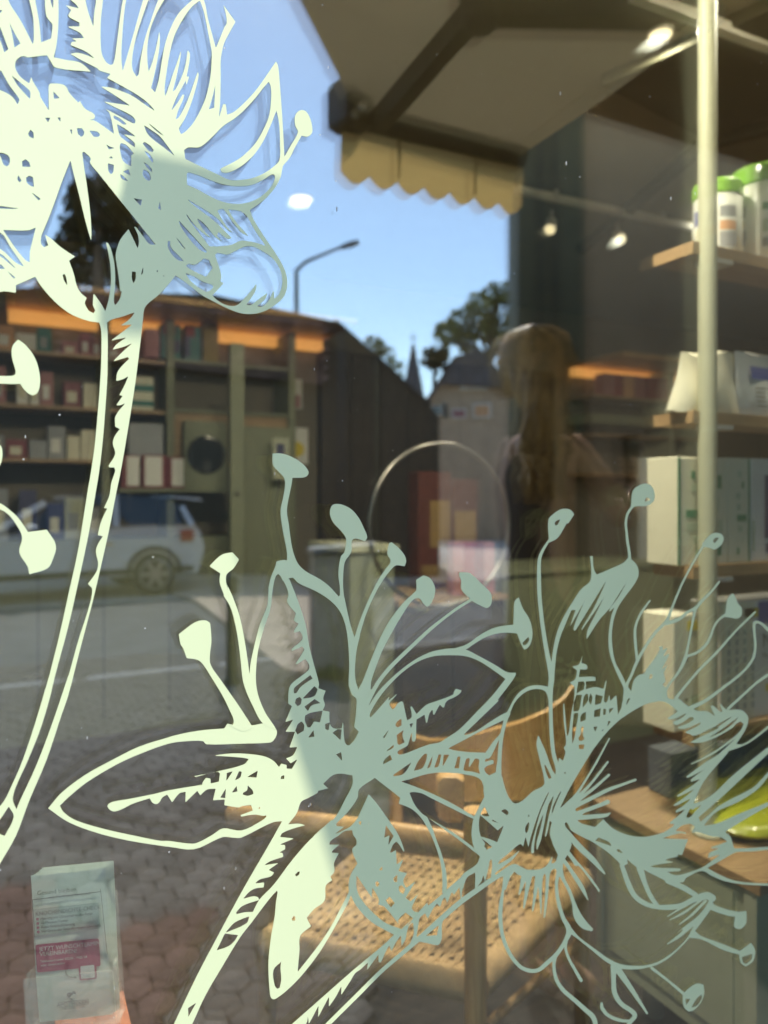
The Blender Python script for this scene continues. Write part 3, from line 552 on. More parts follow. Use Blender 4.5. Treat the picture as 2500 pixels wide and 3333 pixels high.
def decal_field(spec, g=2.0):
    ops=[]; lo=np.array([1e9,1e9]); hi=-lo
    for ln in spec.strip().split('\n'):
        k,txt=ln[0],ln[1:]
        if k=='s':
            P=_smooth(_pts(txt,True),False,6)
            if True:
                lo=np.minimum(lo,(P[:,:2]-P[:,2:3]).min(0)); hi=np.maximum(hi,(P[:,:2]+P[:,2:3]).max(0))
        else:
            P=_smooth(_pts(txt,False),True,4)
            if k=='+': lo=np.minimum(lo,P.min(0)); hi=np.maximum(hi,P.max(0))
        ops.append((k,P))
    lo=np.floor((lo-6)/g)*g; hi=hi+8
    gx=np.arange(lo[0],hi[0],g); gy=np.arange(lo[1],hi[1],g)
    F=np.full((len(gy),len(gx)),100.0)
    def win(a,b):
        i0=max(0,int((a[0]-12-gx[0])/g)); i1=min(len(gx),int((b[0]+12-gx[0])/g)+1)
        j0=max(0,int((a[1]-12-gy[0])/g)); j1=min(len(gy),int((b[1]+12-gy[0])/g)+1)
        return i0,max(i1,i0),j0,max(j1,j0)
    for k,P in ops:
        if k=='s':
            for a,b in zip(P[:-1],P[1:]):
                w=max(a[2],b[2])
                i0,i1,j0,j1=win(np.minimum(a,b)[:2]-w,np.maximum(a,b)[:2]+w)
                if i1==i0 or j1==j0: continue
                X=gx[None,i0:i1]; Y=gy[j0:j1,None]; e=(b-a)[:2]; L=e@e+1e-9
                t=np.clip(((X-a[0])*e[0]+(Y-a[1])*e[1])/L,0,1)
                dd=np.hypot(X-a[0]-t*e[0],Y-a[1]-t*e[1])-(a[2]+t*(b[2]-a[2]))/2
                v=F[j0:j1,i0:i1]; np.minimum(v,dd,out=v)
        else:
            i0,i1,j0,j1=win(P.min(0),P.max(0))
            if i1-i0<2 or j1-j0<2: continue
            dd=_sd_poly_fast(P,gx[i0:i1],gy[j0:j1],g)
            v=F[j0:j1,i0:i1]
            if k=='+': np.minimum(v,dd,out=v)
            else: np.maximum(v,-dd,out=v)
    return gx,gy,F
def contour_mesh(gx,gy,F):
    """marching squares of F<0 -> verts (px), faces; whole cells in a row are merged into runs"""
    ny,nx=F.shape; verts=[]; faces=[]; idx={}
    g=gx[1]-gx[0]
    def V(key,x,y):
        i=idx.get(key)
        if i is None: i=len(verts); idx[key]=i; verts.append((x,y))
        return i
    ins=F<0
    full=ins[:-1,:-1]&ins[1:,:-1]&ins[:-1,1:]&ins[1:,1:]
    anyc=ins[:-1,:-1]|ins[1:,:-1]|ins[:-1,1:]|ins[1:,1:]
    part=anyc&~full
    for j in range(ny-1):
        row=full[j]
        if row.any():
            d=np.diff(np.concatenate(([0],row.astype(np.int8),[0])))
            for a,b in zip(np.where(d==1)[0],np.where(d==-1)[0]):
                k=a
                while k<b:
                    e=min(b,k+16)
                    faces.append((V((k,j),gx[k],gy[j]),V((k,j+1),gx[k],gy[j+1]),V((e,j+1),gx[e],gy[j+1]),V((e,j),gx[e],gy[j])))
                    k=e
    for j,i in zip(*np.where(part)):
        c=[(i,j),(i,j+1),(i+1,j+1),(i+1,j)]; f=[F[b,a] for a,b in c]; poly=[]
        for q in range(4):
            (a0,b0),(a1,b1)=c[q],c[(q+1)%4]; f0,f1=f[q],f[(q+1)%4]
            if f0<0: poly.append(V((a0,b0),gx[a0],gy[b0]))
            if (f0<0)!=(f1<0):
                t=f0/(f0-f1); key=('e',min(a0,a1),min(b0,b1),a0==a1)
                poly.append(V(key,gx[a0]+(gx[a1]-gx[a0])*t,gy[b0]+(gy[b1]-gy[b0])*t))
        if len(poly)>=3: faces.append(tuple(poly))
    return verts,faces
# ------------------------------------------------------------------ materials
def fabric(name, col, tr=0.35):
    m = mat(name, col, 0.9, 0.06, 30, 0.2, 400); nt = m.node_tree; b = nt.nodes['Principled BSDF']; out = nt.nodes['Material Output']
    t = nt.nodes.new('ShaderNodeBsdfTranslucent'); t.inputs[0].default_value = (*col, 1); mx = nt.nodes.new('ShaderNodeMixShader'); mx.inputs[0].default_value = tr
    nt.links.new(b.outputs[0], mx.inputs[1]); nt.links.new(t.outputs[0], mx.inputs[2]); nt.links.new(mx.outputs[0], out.inputs[0]); return m
def pane_mat():
    m = bpy.data.materials.new('window_glass'); m.use_nodes = True; nt = m.node_tree; nt.nodes.clear()
    out = nt.nodes.new('ShaderNodeOutputMaterial'); tr = nt.nodes.new('ShaderNodeBsdfTransparent'); tr.inputs[0].default_value = (0.965, 0.985, 0.965, 1)
    gl = nt.nodes.new('ShaderNodeBsdfGlossy'); gl.inputs['Roughness'].default_value = 0.0; gl.inputs[0].default_value = (0.97, 0.99, 1.0, 1)
    lw = nt.nodes.new('ShaderNodeLayerWeight'); lw.inputs[0].default_value = 0.5
    pw = nt.nodes.new('ShaderNodeMath'); pw.operation = 'POWER'; pw.inputs[1].default_value = 5.0
    mr = nt.nodes.new('ShaderNodeMapRange'); mr.inputs[3].default_value = GLASS_F0; mr.inputs[4].default_value = 1.0
    mx = nt.nodes.new('ShaderNodeMixShader')
    nt.links.new(lw.outputs['Facing'], pw.inputs[0]); nt.links.new(pw.outputs[0], mr.inputs[0]); nt.links.new(mr.outputs[0], mx.inputs[0])
    nt.links.new(tr.outputs[0], mx.inputs[1]); nt.links.new(gl.outputs[0], mx.inputs[2]); nt.links.new(mx.outputs[0], out.inputs[0]); return m
GLASS_F0 = 0.14
M_vinyl = mat('mint_vinyl', (0.73, 0.78, 0.45), 0.42, 0.02, 6, 0.03, 900)
M_frame = mat('olive_metal', (0.060, 0.058, 0.030), 0.45, 0.08, 20)
M_wall = mat('cream_render', (0.50, 0.46, 0.38), 0.9, 0.12, 5, 0.5, 90)
M_olive = mat('olive_paint', (0.12, 0.112, 0.055), 0.6, 0.10, 6, 0.15, 60)
M_brownwall = mat('brown_render', (0.50, 0.33, 0.18), 0.9, 0.1, 4, 0.3, 80)
M_dark = mat('black_metal', (0.02, 0.02, 0.018), 0.5)
M_alu = mat('grey_metal', (0.35, 0.35, 0.33), 0.35, 0.05, 10, metal=0.8)
M_dullmetal = mat('dull_metal', (0.30, 0.28, 0.25), 0.3, 0.05, 10, metal=1.0)
M_chrome = mat('bright_metal', (0.75, 0.74, 0.70), 0.15, 0.03, 10, metal=1.0)
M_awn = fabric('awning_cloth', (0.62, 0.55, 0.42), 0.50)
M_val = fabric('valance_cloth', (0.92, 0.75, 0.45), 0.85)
M_asphalt = mat('asphalt', (0.085, 0.083, 0.080), 0.9, 0.3, 3, 0.6, 120)
M_joint = mat('paving_joint', (0.05, 0.045, 0.037), 0.95, 0.3, 14, 0.8, 60)
M_paver = mat('grey_paver', (0.15, 0.133, 0.115), 0.9, 0.25, 9, 0.6, 70, rnd=0.28)
M_paver_red = mat('red_paver', (0.15, 0.085, 0.066), 0.9, 0.25, 9, 0.6, 70, rnd=0.28)
M_kerb = mat('kerb_concrete', (0.36, 0.34, 0.31), 0.9, 0.15, 8, 0.5, 60)
M_moss = mat('moss', (0.09, 0.12, 0.03), 1.0, 0.5, 60, 1.0, 90)
M_floor = wood('floor_boards', (0.050, 0.034, 0.024), (0.085, 0.058, 0.040), 0.4, 'X', 0.8)
M_iwall = mat('warm_wall', (0.17, 0.145, 0.105), 0.85, 0.05, 3)
M_ceil = mat('ceiling_paint', (0.24, 0.21, 0.155), 0.9, 0.04, 3)
M_bulk = mat('dark_bulkhead', (0.055, 0.052, 0.028), 0.7, 0.06, 4)
M_rail = mat('white_rail', (0.62, 0.60, 0.54), 0.4)
M_oak = wood('oak', (0.42, 0.235, 0.085), (0.60, 0.36, 0.15), 0.42, 'X')
M_oakz = wood('oak_upright', (0.42, 0.235, 0.085), (0.60, 0.36, 0.15), 0.42, 'Z')
M_cord = mat('paper_cord', (0.58, 0.39, 0.20), 0.85, 0.18, 40, 0.6, 500)
M_shelf = wood('shelf_oak', (0.29, 0.18, 0.085), (0.40, 0.26, 0.13), 0.5, 'X')
M_sage = mat('sage_paint', (0.20, 0.21, 0.13), 0.55, 0.05, 4)
M_sage2 = mat('pale_sage_paint', (0.42, 0.42, 0.30), 0.4, 0.05, 4)
M_white = mat('white_card', (0.72, 0.70, 0.64), 0.55, 0.03, 10)
M_cream = mat('cream_card', (0.70, 0.66, 0.50), 0.6, 0.05, 14)
M_plastic = mat('white_plastic', (0.80, 0.80, 0.72), 0.25, 0.02, 10, coat=0.4)
M_lime = mat('lime_plastic', (0.20, 0.42, 0.03), 0.3, 0.04, 10, coat=0.3)
M_limebag = mat('lime_film', (0.34, 0.36, 0.02), 0.28, 0.08, 8, 0.3, 25, coat=0.3)
M_green = mat('green_print', (0.04, 0.24, 0.11), 0.5)
M_lgreen = mat('pale_green_print', (0.46, 0.52, 0.38), 0.55)
M_blue = mat('blue_print', (0.09, 0.11, 0.34), 0.4)
M_purple = mat('purple_print', (0.10, 0.065, 0.16), 0.45)
M_grey = mat('grey_print', (0.30, 0.31, 0.32), 0.6)
M_ink = mat('dark_ink', (0.04, 0.045, 0.045), 0.7)
M_yellow = mat('yellow_print', (0.72, 0.55, 0.03), 0.5)
M_red = mat('red_card', (0.26, 0.03, 0.04), 0.5, 0.08, 6)
M_dred = mat('dark_red_card', (0.17, 0.025, 0.035), 0.5, 0.08, 6)
M_pink = mat('pink_card', (0.34, 0.13, 0.13), 0.5, 0.08, 6)
M_teal = mat('teal_card', (0.02, 0.16, 0.14), 0.5, 0.1, 6)
M_peach = mat('peach_card', (0.60, 0.32, 0.16), 0.6, 0.06, 6)
M_navy = mat('navy_card', (0.05, 0.05, 0.12), 0.5)
M_towel = mat('grey_towelling', (0.17, 0.18, 0.19), 1.0, 0.2, 60, 1.0, 260)
M_led = mat('warm_led', (0.9, 0.7, 0.45), 0.5, emit=(1.0, 0.42, 0.10), estr=0.24)
M_lamp2 = mat('dim_lamp', (0.8, 0.7, 0.55), 0.5, emit=(1.0, 0.78, 0.46), estr=0.55)
M_lamp = mat('warm_lamp', (0.9, 0.85, 0.7), 0.5, emit=(1.0, 0.78, 0.46), estr=1.0)
M_paper = mat('pale_paper', (0.70, 0.74, 0.62), 0.6, 0.03, 20, 0.1, 60)
M_paper_g = mat('green_tint_print', (0.42, 0.50, 0.41), 0.6)
M_mag = mat('magenta_print', (0.36, 0.055, 0.12), 0.5, 0.04, 30)
M_darkgreen = mat('dark_green_print', (0.10, 0.14, 0.11), 0.6)
def acrylic():
    m = mat('clear_acrylic', (0.9, 0.92, 0.9), 0.05, 0.0); nt = m.node_tree; b = nt.nodes['Principled BSDF']; out = nt.nodes['Material Output']
    t = nt.nodes.new('ShaderNodeBsdfTransparent'); mx = nt.nodes.new('ShaderNodeMixShader'); mx.inputs[0].default_value = 0.16
    nt.links.new(t.outputs[0], mx.inputs[1]); nt.links.new(b.outputs[0], mx.inputs[2]); nt.links.new(mx.outputs[0], out.inputs[0]); return m
M_acr = acrylic()
M_skin = mat('skin', (0.74, 0.46, 0.32), 0.5, 0.06, 12)
M_hair = mat('brown_hair', (0.46, 0.27, 0.09), 0.45, 0.92, 3, stretch=(15, 15, 1.2))
M_black = mat('black_cloth', (0.012, 0.012, 0.013), 0.9, 0.2, 30, 0.3, 200)
M_taupe = mat('taupe_cloth', (0.28, 0.22, 0.19), 0.9, 0.1, 30, 0.3, 200)
M_car = mat('silver_car_paint', (0.56, 0.56, 0.55), 0.25, 0.02, 5, coat=1.0)
M_car2 = mat('blue_car_paint', (0.16, 0.19, 0.27), 0.25, 0.02, 5, coat=1.0)
M_tyre = mat('tyre_rubber', (0.02, 0.02, 0.02), 0.85)
M_carglass = mat('car_glass', (0.02, 0.025, 0.025), 0.05, coat=1.0)
M_lamp_red = mat('tail_lamp', (0.35, 0.02, 0.02), 0.2, coat=1.0)
M_house1 = mat('dark_cladding', (0.050, 0.042, 0.030), 0.8, 0.3, 8, 0.5, 40, stretch=(6, 6, 0.5))
M_house2 = mat('grey_render', (0.30, 0.29, 0.27), 0.9, 0.12, 3, 0.3, 30)
M_house3 = mat('buff_render', (0.46, 0.33, 0.22), 0.9, 0.12, 3, 0.3, 30)
M_tile = mat('brown_roof_tile', (0.15, 0.095, 0.075), 0.85, 0.45, 3, 0.8, 30, rnd=0.25)
M_sunpatch = mat('sunlit_ground_tone', (0.50, 0.395, 0.29), 0.9, 0.3, 3, 0.5, 60, stretch=(1,3,1))  # pale tone carries the sunlight on the ground strip
M_slate = mat('slate_roof', (0.10, 0.085, 0.085), 0.7, 0.3, 3, 0.5, 30)
M_bark = mat('bark', (0.10, 0.075, 0.05), 0.95, 0.4, 12, 1.0, 60)
M_leaf = mat('olive_leaves', (0.22, 0.22, 0.075), 0.7, 0.5, 3)
M_needle = mat('dark_needles', (0.030, 0.040, 0.018), 0.8, 0.5, 3)
M_stone = mat('beige_garden_wall', (0.46, 0.42, 0.36), 0.9, 0.25, 6, 0.6, 60)

# ------------------------------------------------------------------ street side structure (built from where the window shows its reflection)
def sheet(name, x0, x1, y0, y1, z, m, n=1, kind='structure'):
    o = MB().add([(x0,y0,z),(x1,y0,z),(x1,y1,z),(x0,y1,z)], [(0,1,2,3)]).build(name, m, origin=Vector((0,0,z))); return tag(o, kind=kind)
sheet('ground', -900, 900, -900, 900, -0.03, M_asphalt)
# pavement in front of the shop: bed of joints with single pavers where they can be told apart
pav = MB().add([(-14,-5.2,0),(14,-5.2,0),(14,-0.22,0),(-14,-0.22,0),(-14,-5.2,-0.15),(14,-5.2,-0.15),(14,-0.22,-0.15),(-14,-0.22,-0.15)],
     [(0,1,2,3),(4,7,6,5),(0,4,5,1),(1,5,6,2),(2,6,7,3),(3,7,4,0)]).build('pavement', M_joint, origin=Vector((0,0,0))); tag(pav, kind='structure')
def hexpaver(name, m):
    b = MB(); r = 0.058
    ring = lambda k, z: [Vector((r*k*math.cos(math.pi/3*i+math.pi/6)*1.0, r*k*math.sin(math.pi/3*i+math.pi/6), z)) for i in range(6)]
    b.loft([ring(1, 0.001), ring(1, 0.010), ring(0.90, 0.015)], True); o = b.build(name, m, pav); return o
p_grey = hexpaver('paver', M_paver); p_red = hexpaver('paver', M_paver_red)
cnt = 0; spots = []
for j in range(-4, 60):
    for i in range(-40, 60):
        x = i*0.104+(j % 2)*0.052; y = 0.7+j*0.0895
        z = x*SN+(y-CAM_Y)*CN; u = (x*CN-(y-CAM_Y)*SN)/z
        if abs(u) < 0.55 and y > 0.66:
            py = HZ+EYE*FPX/z; px = 1250+u*FPX
            if px < 1250 and py < 3420: spots.append((z, x, y, px, py))
spots.sort(); used = set()
rest_g, rest_r = MB(), MB()
for k, (z, x, y, px, py) in enumerate(spots):
    isred = (px < 640+60*math.sin(y*9) and py > 3010+30*math.sin(x*8)) or (px < 160 and py > 2900)
    src = p_red if isred else p_grey
    dz = random.uniform(-0.003, 0.003)
    if k < 296:
        o = src if src.name not in used else src.copy()
        if src.name in used: SC.collection.objects.link(o)
        used.add(src.name); o.parent = pav; o.location = (x, -y, dz); o.rotation_euler = (random.uniform(-.02,.02), random.uniform(-.02,.02), random.uniform(-.03,.03))
    elif z < 6.5:
        b = rest_r if isred else rest_g; r = 0.058
        ring = lambda q, h: [Vector((x+r*q*math.cos(math.pi/3*i+math.pi/6), -y+r*q*math.sin(math.pi/3*i+math.pi/6), h+dz)) for i in range(6)]
        b.loft([ring(1, 0.001), ring(1, 0.010), ring(0.90, 0.015)], True)
if rest_g.v: tag(rest_g.build('far_pavers', M_paver, pav), kind='stuff')
if rest_r.v: tag(rest_r.build('far_red_pavers', M_paver_red, pav), kind='stuff')
for k in range(24):
    kb = MB().obox((0,0,0), 1.0-0.008, 0.12, 0.145, 0, 0.012)
    if k == 0: kerb0 = kb.build('kerb_stone', M_kerb, pav); o = kerb0
    else: o = kerb0.copy(); o.parent = pav; SC.collection.objects.link(o)
    o.location = (-12+k, -5.27, -0.125+random.uniform(-.004,.004))
sheet('road', -60, 60, -9.7, -5.35, -0.025, mat('road_asphalt', (0.16, 0.155, 0.145), 0.92, 0.25, 2.5, 0.6, 150))
sheet('far_pavement', -60, 60, -22, -9.7, -0.018, mat('far_paving', (0.52, 0.46, 0.38), 0.9, 0.2, 3, 0.5, 60))

# ------------------------------------------------------------------ the shop building: facade, inside shell
X0, X1, ZB, ZT = -1.35, 2.75, 0.24, 2.48
shop = thing('shop_building', (0.7, 0.1, 0), 'rendered shop front around the large window, with dark olive return wall', 'building')
MB().box((-6, 0.03, -0.1), (X0-0.06, 0.33, 3.6)).build('wall', M_wall, shop)
MB().box((X1+0.06, 0.03, -0.1), (9, 0.33, 3.6)).build('wall', M_wall, shop)
MB().box((X0-0.06, 0.03, ZT+0.06), (X1+0.06, 0.33, 3.6)).build('wall', M_wall, shop)
MB().box((X0-0.06, -0.04, -0.1), (X1+0.06, 0.33, ZB-0.06)).build('plinth', M_olive, shop)
MB().box((0.40, -0.39, 2.60), (7.5, 0.027, 2.72)).build('shade_slab', M_olive, shop)  # added overhang, its gap to the awning shapes the sunlit band
MB().box((1.64, -1.45, 2.90), (7.5, -0.395, 3.02)).build('shade_slab', M_brownwall, shop)  # added overhang that keeps the sun off the lower right glass
win = thing('shop_window', (0.7, 0, ZB), 'large double glazed shop window mirroring street, awning and blue sky', 'window')
M_glass = pane_mat()
MB().box((X0, 0.0, ZB), (X1, 0.006, ZT)).build('pane', M_glass, win)
MB().box((X0, 0.022, ZB), (X1, 0.028, ZT)).build('pane', M_glass, win)
for lo, hi in (((X0-0.06,-0.02,ZB-0.06),(X0-0.001,0.05,ZT+0.06)), ((X1+0.001,-0.02,ZB-0.06),(X1+0.06,0.05,ZT+0.06)), ((X0-0.001,-0.02,ZT+0.001),(X1+0.001,0.05,ZT+0.06)), ((X0-0.001,-0.02,ZB-0.06),(X1+0.001,0.05,ZB-0.001))):
    MB().box(lo, hi).build('frame', M_frame, win)
sp = MB(); rs = random.Random(9)
for k in range(170):
    px = rs.uniform(-50, 2550); py = rs.uniform(-50, 3380); q = VY(px, py, -0.0002); r = rs.choice((.0003,.0004,.0005,.0009)); a0_ = rs.uniform(0,6.28); el = rs.choice((1,1,1,3.5))
    sp.add([(q.x+r*math.cos(a0_+a), q.y, q.z+r*el*math.sin(a0_+a)) for a in [k2*math.pi/3 for k2 in range(6)]], [(0,1,2,3,4,5)])
tag(sp.build('dust_speck', mat('dust', (.5,.5,.46), .9), win), kind='stuff')
tag(MB().box((-6, 0.34, -0.14), (9, 9, 0.0)).build('floor', M_floor), kind='structure')
H_C = 3.0; YB = 3.95
tag(MB().box((-6, 0.34, H_C), (9, 9, H_C+0.2)).build('ceiling', M_ceil), kind='structure')
tag(MB().box((-6, YB+0.30, 0), (9, YB+0.45, H_C)).build('wall_back', M_iwall), kind='structure')
tag(MB().box((-2.6, 0.34, 0), (-2.45, YB+0.30, H_C)).build('wall_left', M_iwall), kind='structure')
tag(MB().box((6.9, 0.34, 0), (7.05, YB+0.30, H_C)).build('wall_right', M_iwall), kind='structure')

# projecting dark pillar and recessed brown wall at the entrance, right of the window (seen in the glass)
pl = thing('pillar', V(1795, 1617, 4.5)*1.0, 'dark olive square pillar mirrored right of the blue sky patch', 'pillar', mirror=True); pl.location.z = 0
a0 = V(1690, HZ, 4.45); a1 = V(1905, HZ, 4.45); dd = (a1-a0).normalized(); nn = Vector((-dd.y, dd.x, 0))
b = MB(True); b.prism([Vector((q.x, q.y, 0)) for q in (a0, a1, a1+nn*0.35, a0+nn*0.35)], (0, 0, 5.9)); b.build('shaft', M_olive, pl)
for t in (0.30, 0.52):
    c0 = a0+dd*((a1-a0).length*t)-nn*0.012
    MB(True).prism([Vector((q.x, q.y, 0.02)) for q in (c0, c0+dd*0.03, c0+dd*0.03+nn*0.010, c0+nn*0.010)], (0, 0, 5.8)).build('fluting_strip', M_frame, pl)
b = MB(True); r0 = a1+dd*0.002+nn*0.05; r1 = r0+dd*9.0
b.prism([Vector((q.x, q.y, 0)) for q in (r0, r1, r1+nn*0.2, r0+nn*0.2)], (0, 0, 6.0)); rw = b.build('return_wall', M_brownwall)
tag(rw, 'plain brown rendered wall beyond the olive pillar, mirrored on the right', 'wall')

# ------------------------------------------------------------------ awning
aw = thing('awning', (1.6, 1.0, 2.45), 'folding arm awning with brown cloth, dark arms and scalloped golden valance', 'awning', mirror=True)
YF, HF = 1.068, 2.45
CL = Vector((0.844, YF, HF)); CR = Vector((1.40, YF, HF)); RL = Vector((0.14, 0.53, 2.66)); RR = Vector((1.60, 0.53, 2.66))
RL = Vector((0.30, 0.53, 2.62)); RR.z = 2.62
n = 26; b = MB(True); top = []
for i in range(n+1):
    t = i/n; p = RL.lerp(RR, t); q = CL.lerp(CR, t); top.append((p, q))
for i in range(n):
    (p0, q0), (p1, q1) = top[i], top[i+1]; m0 = p0.lerp(q0, .5)-Vector((0,0,.012)); m1 = p1.lerp(q1, .5)-Vector((0,0,.012))
    for a, bq, c, d in ((p0, p1, m1, m0), (m0, m1, q1, q0)): b.add([a, bq, c, d], [(0,1,2,3)])
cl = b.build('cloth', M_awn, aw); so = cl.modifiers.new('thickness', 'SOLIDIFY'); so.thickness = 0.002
MB(True).tube([CL+Vector((-0.05,0,-0.01)), CR+Vector((0,0,-0.01))], 0.040, 8).build('front_bar', M_dark, aw)
MB(True).box((0.30, 0.522, 2.605), (1.62, 0.60, 2.65)).build('cassette', M_dark, aw)
# scalloped valance hanging from the front bar
b = MB(True); nsc = 7; w = 0.0850; ns = 8; e = CL.x-0.04
for i in range(nsc):
    for k in range(ns):
        x0 = e+(i+k/ns)*w; x1 = e+(i+(k+1)/ns)*w
        def zb(t): return HF-0.165-0.028*math.sin(math.pi*t)
        yw = lambda x: YF+0.012*math.sin(x*3.1)
        for (za0, za1, dy) in ((1, 0, 0),):
            v0 = (x0, yw(x0), HF-0.03); v1 = (x1, yw(x1), HF-0.03); v2 = (x1, yw(x1)+0.01, zb((k+1)/ns)); v3 = (x0, yw(x0)+0.01, zb(k/ns)); b.add([v0, v1, v2, v3], [(0,1,2,3)])
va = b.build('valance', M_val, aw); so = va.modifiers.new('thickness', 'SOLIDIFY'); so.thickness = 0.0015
for i in (2, 5):
    x = e+i*w; MB(True).box((x-0.004, YF-0.006, HF-0.158), (x+0.004, YF-0.002, HF-0.045)).build('seam', mat('seam_thread', (0.30, 0.2, 0.08), 0.9), aw)
def arm(x_e, x_h, x_f):
    A = Vector((x_h, 0.50, 2.57)); E = Vector((x_e, 0.62, 2.50)); F = Vector((x_f, YF-0.03, HF-0.03))
    ar = MB(True).bar(A, E, 0.05, 0.07).build('arm', M_dark, aw); MB(True).bar(E, F, 0.04, 0.055).build('forearm', M_dark, aw)
    MB(True).lathe(E-Vector((0,0,.05)), [(0.035,0),(0.045,0.01),(0.045,0.09),(0.035,0.10)], 12).build('elbow', M_dark, aw)
arm(0.94, 1.45, 0.90)
MB(True).obox(CL+Vector((-0.02,0.0,-0.06)), 0.09, 0.10, 0.13, 0.3, 0.012).build('end_cap', M_dark, aw)
MB(True).lathe(CL+Vector((-0.01,-0.055,-0.02)), [(0.016,0),(0.016,0.01),(0.004,0.016)], 10, (0,-1,0)).build('bolt', M_chrome, aw)
# ------------------------------------------------------------------ across the street (mirror=True: coordinates as the glass shows them)
def vgrid(px0, px1, py0, py1, z): return [V(px0,py1,z), V(px1,py1,z), V(px1,py0,z), V(px0,py0,z)]
def ground(p): q = p.copy(); q.z = 0; return q
def onpt(px, py): return V(px, py, zg(py))
# dark clad building with a brown tiled roof part and a black corner strip
zB = 13.0
bd = thing('clad_building', ground(V(900, HZ, zB)), 'low dark timber clad building with sloping roofline, mirrored under the sky', 'building', mirror=True)
fw = Vector((SN, CN, 0)); rt = Vector((CN, -SN, 0))
out = [(-150,930),(700,958),(1095,1046),(1240,1160),(1400,1318),(1432,1360),(1432,1840),(-150,1840)]
P = [V(x, y, zB) for x, y in out]
for q in P:
    if q.z < 0.4: q.z = 0
MB(True).prism(P, fw*5).build('wall', M_house1, bd)
rp = [V(1088,1040,zB-0.05), V(1100,1040,zB-0.05), V(1408,1312,zB-0.05), V(1402,1326,zB-0.05)]
MB(True).prism(rp, fw*5.3-fw*0.3).build('verge_board', M_dark, bd)
for x0, x1, m in ((1098,1128,M_dark),(1222,1234,M_frame)):
    q = [V(x0,1075 if x0 < 1200 else 1170,zB-0.04), V(x1,1085 if x0 < 1200 else 1180,zB-0.04), V(x1,1830,zB-0.04), V(x0,1830,zB-0.04)]
    MB(True).prism(q, fw*0.03).build('corner_board', m, bd)
# clad boards between the corner strips
for i in range(11):
    x0 = 1130+i*8.4; q = [V(x0,1080+i*8,zB-0.03), V(x0+7.4,1086+i*8,zB-0.03), V(x0+7.4,1830,zB-0.03), V(x0,1830,zB-0.03)]
    MB(True).prism(q, fw*0.028).build('board', M_house1, bd)
# tiled slope: rows of tiles
tiles = MB(True)
tr = random.Random(3); t0 = None; nt_ = 0
for r in range(13):
    for c in range(26):
        x0 = 180+c*35+(r % 2)*17; y0 = 948+(x0-180)*.116+r*15.5
        if x0+34 > 1084: continue
        q = [V(x0,y0+17,zB-0.12-0.0*r), V(x0+34,y0+18,zB-0.12), V(x0+34,y0,zB-0.06), V(x0,y0-1,zB-0.06)]
        m = MB(True).prism(q, fw*0.03); o = m.build('roof_tile', M_tile, bd); nt_ += 1
# second house, grey, with garage opening, far left
zH = 17.0
gh = thing('grey_house', ground(V(120, HZ, zH)), 'grey rendered house with dark garage opening, mirrored behind the cars', 'house', mirror=True)
q = [V(-420,1250,zH), V(420,1290,zH), V(420,1830,zH), V(-420,1830,zH)]
for p in q:
    if p.z < .5: p.z = 0
MB(True).prism(q, fw*6).build('wall', M_house2, gh)
MB(True).prism([V(10,1385,zH-.06),V(290,1395,zH-.06),V(290,1500,zH-.06),V(10,1500,zH-.06)], fw*.05).build('garage_opening', M_dark, gh)  # flat black panel painting the shade inside the opening
MB(True).prism([V(-440,1235,zH-.2),V(440,1278,zH-.2),V(440,1300,zH-.2),V(-440,1258,zH-.2)], fw*6.4).build('roof_edge', M_slate, gh)
# pale house with slate gable, right of the spire
zG = 24.0
ph = thing('gabled_house', ground(V(1530, HZ, zG)), 'buff house with slate gable roof and orange window band beside the spire', 'house', mirror=True)
q = [V(1395,1300,zG), V(1480,1172,zG), V(1560,1150,zG), V(1690,1290,zG), V(1690,1800,zG), V(1395,1800,zG)]
for p in q:
    if p.z < .8: p.z = 0
MB(True).prism(q, fw*7).build('wall', M_house3, ph)
MB(True).prism([V(1380,1310,zG-.3),V(1478,1160,zG-.3),V(1485,1172,zG-.3),V(1392,1318,zG-.3)], fw*7.6).build('roof', M_slate, ph)
MB(True).prism([V(1478,1160,zG-.3),V(1562,1136,zG-.3),V(1705,1290,zG-.3),V(1690,1296,zG-.3),V(1650,1262,zG-.3),V(1440,1248,zG-.3),V(1436,1224,zG-.3)], fw*0.28).build('roof', M_slate, ph)
for x0, x1, y0, y1, m in ((1405,1440,1320,1352,M_carglass),(1443,1458,1310,1362,M_dark),(1500,1590,1240,1268,M_peach),(1540,1600,1312,1360,M_peach),(1470,1520,1330,1362,M_pink)):
    w = MB(True).prism([V(x0,y1,zG-.08),V(x1,y1,zG-.08),V(x1,y0,zG-.08),V(x0,y0,zG-.08)], fw*.07).build('window', M_rail, ph)
    k = (x1-x0)*.1; MB(True).prism([V(x0+k,y1-k,zG-.10),V(x1-k,y1-k,zG-.10),V(x1-k,y0+k,zG-.10),V(x0+k,y0+k,zG-.10)], fw*.015).build('pane', m, w)
# church spire
zS = 70.0
sp = thing('church_tower', ground(V(1345, HZ, zS)), 'thin dark church spire rising between the two roofs', 'church tower', mirror=True)
c = V(1345,1300,zS); t = V(1345,1085,zS); g = ground(c)
MB(True).box((g.x-1.0,g.y-1.0,0),(g.x+1.0,g.y+1.0,c.z)).build('tower', M_slate, sp)
MB(True).loft([[c+Vector((1.15*math.cos(k*math.pi/4),1.15*math.sin(k*math.pi/4),0)) for k in range(8)], [c.lerp(t,.82)+Vector((.16*math.cos(k*math.pi/4),.16*math.sin(k*math.pi/4),0)) for k in range(8)]], True).build('spire', M_slate, sp)
MB(True).tube([c.lerp(t,.80),t], 0.05, 6).bar(c.lerp(t,.93)-rt*.3, c.lerp(t,.93)+rt*.3, .08, .08).build('cross', M_dark, sp)
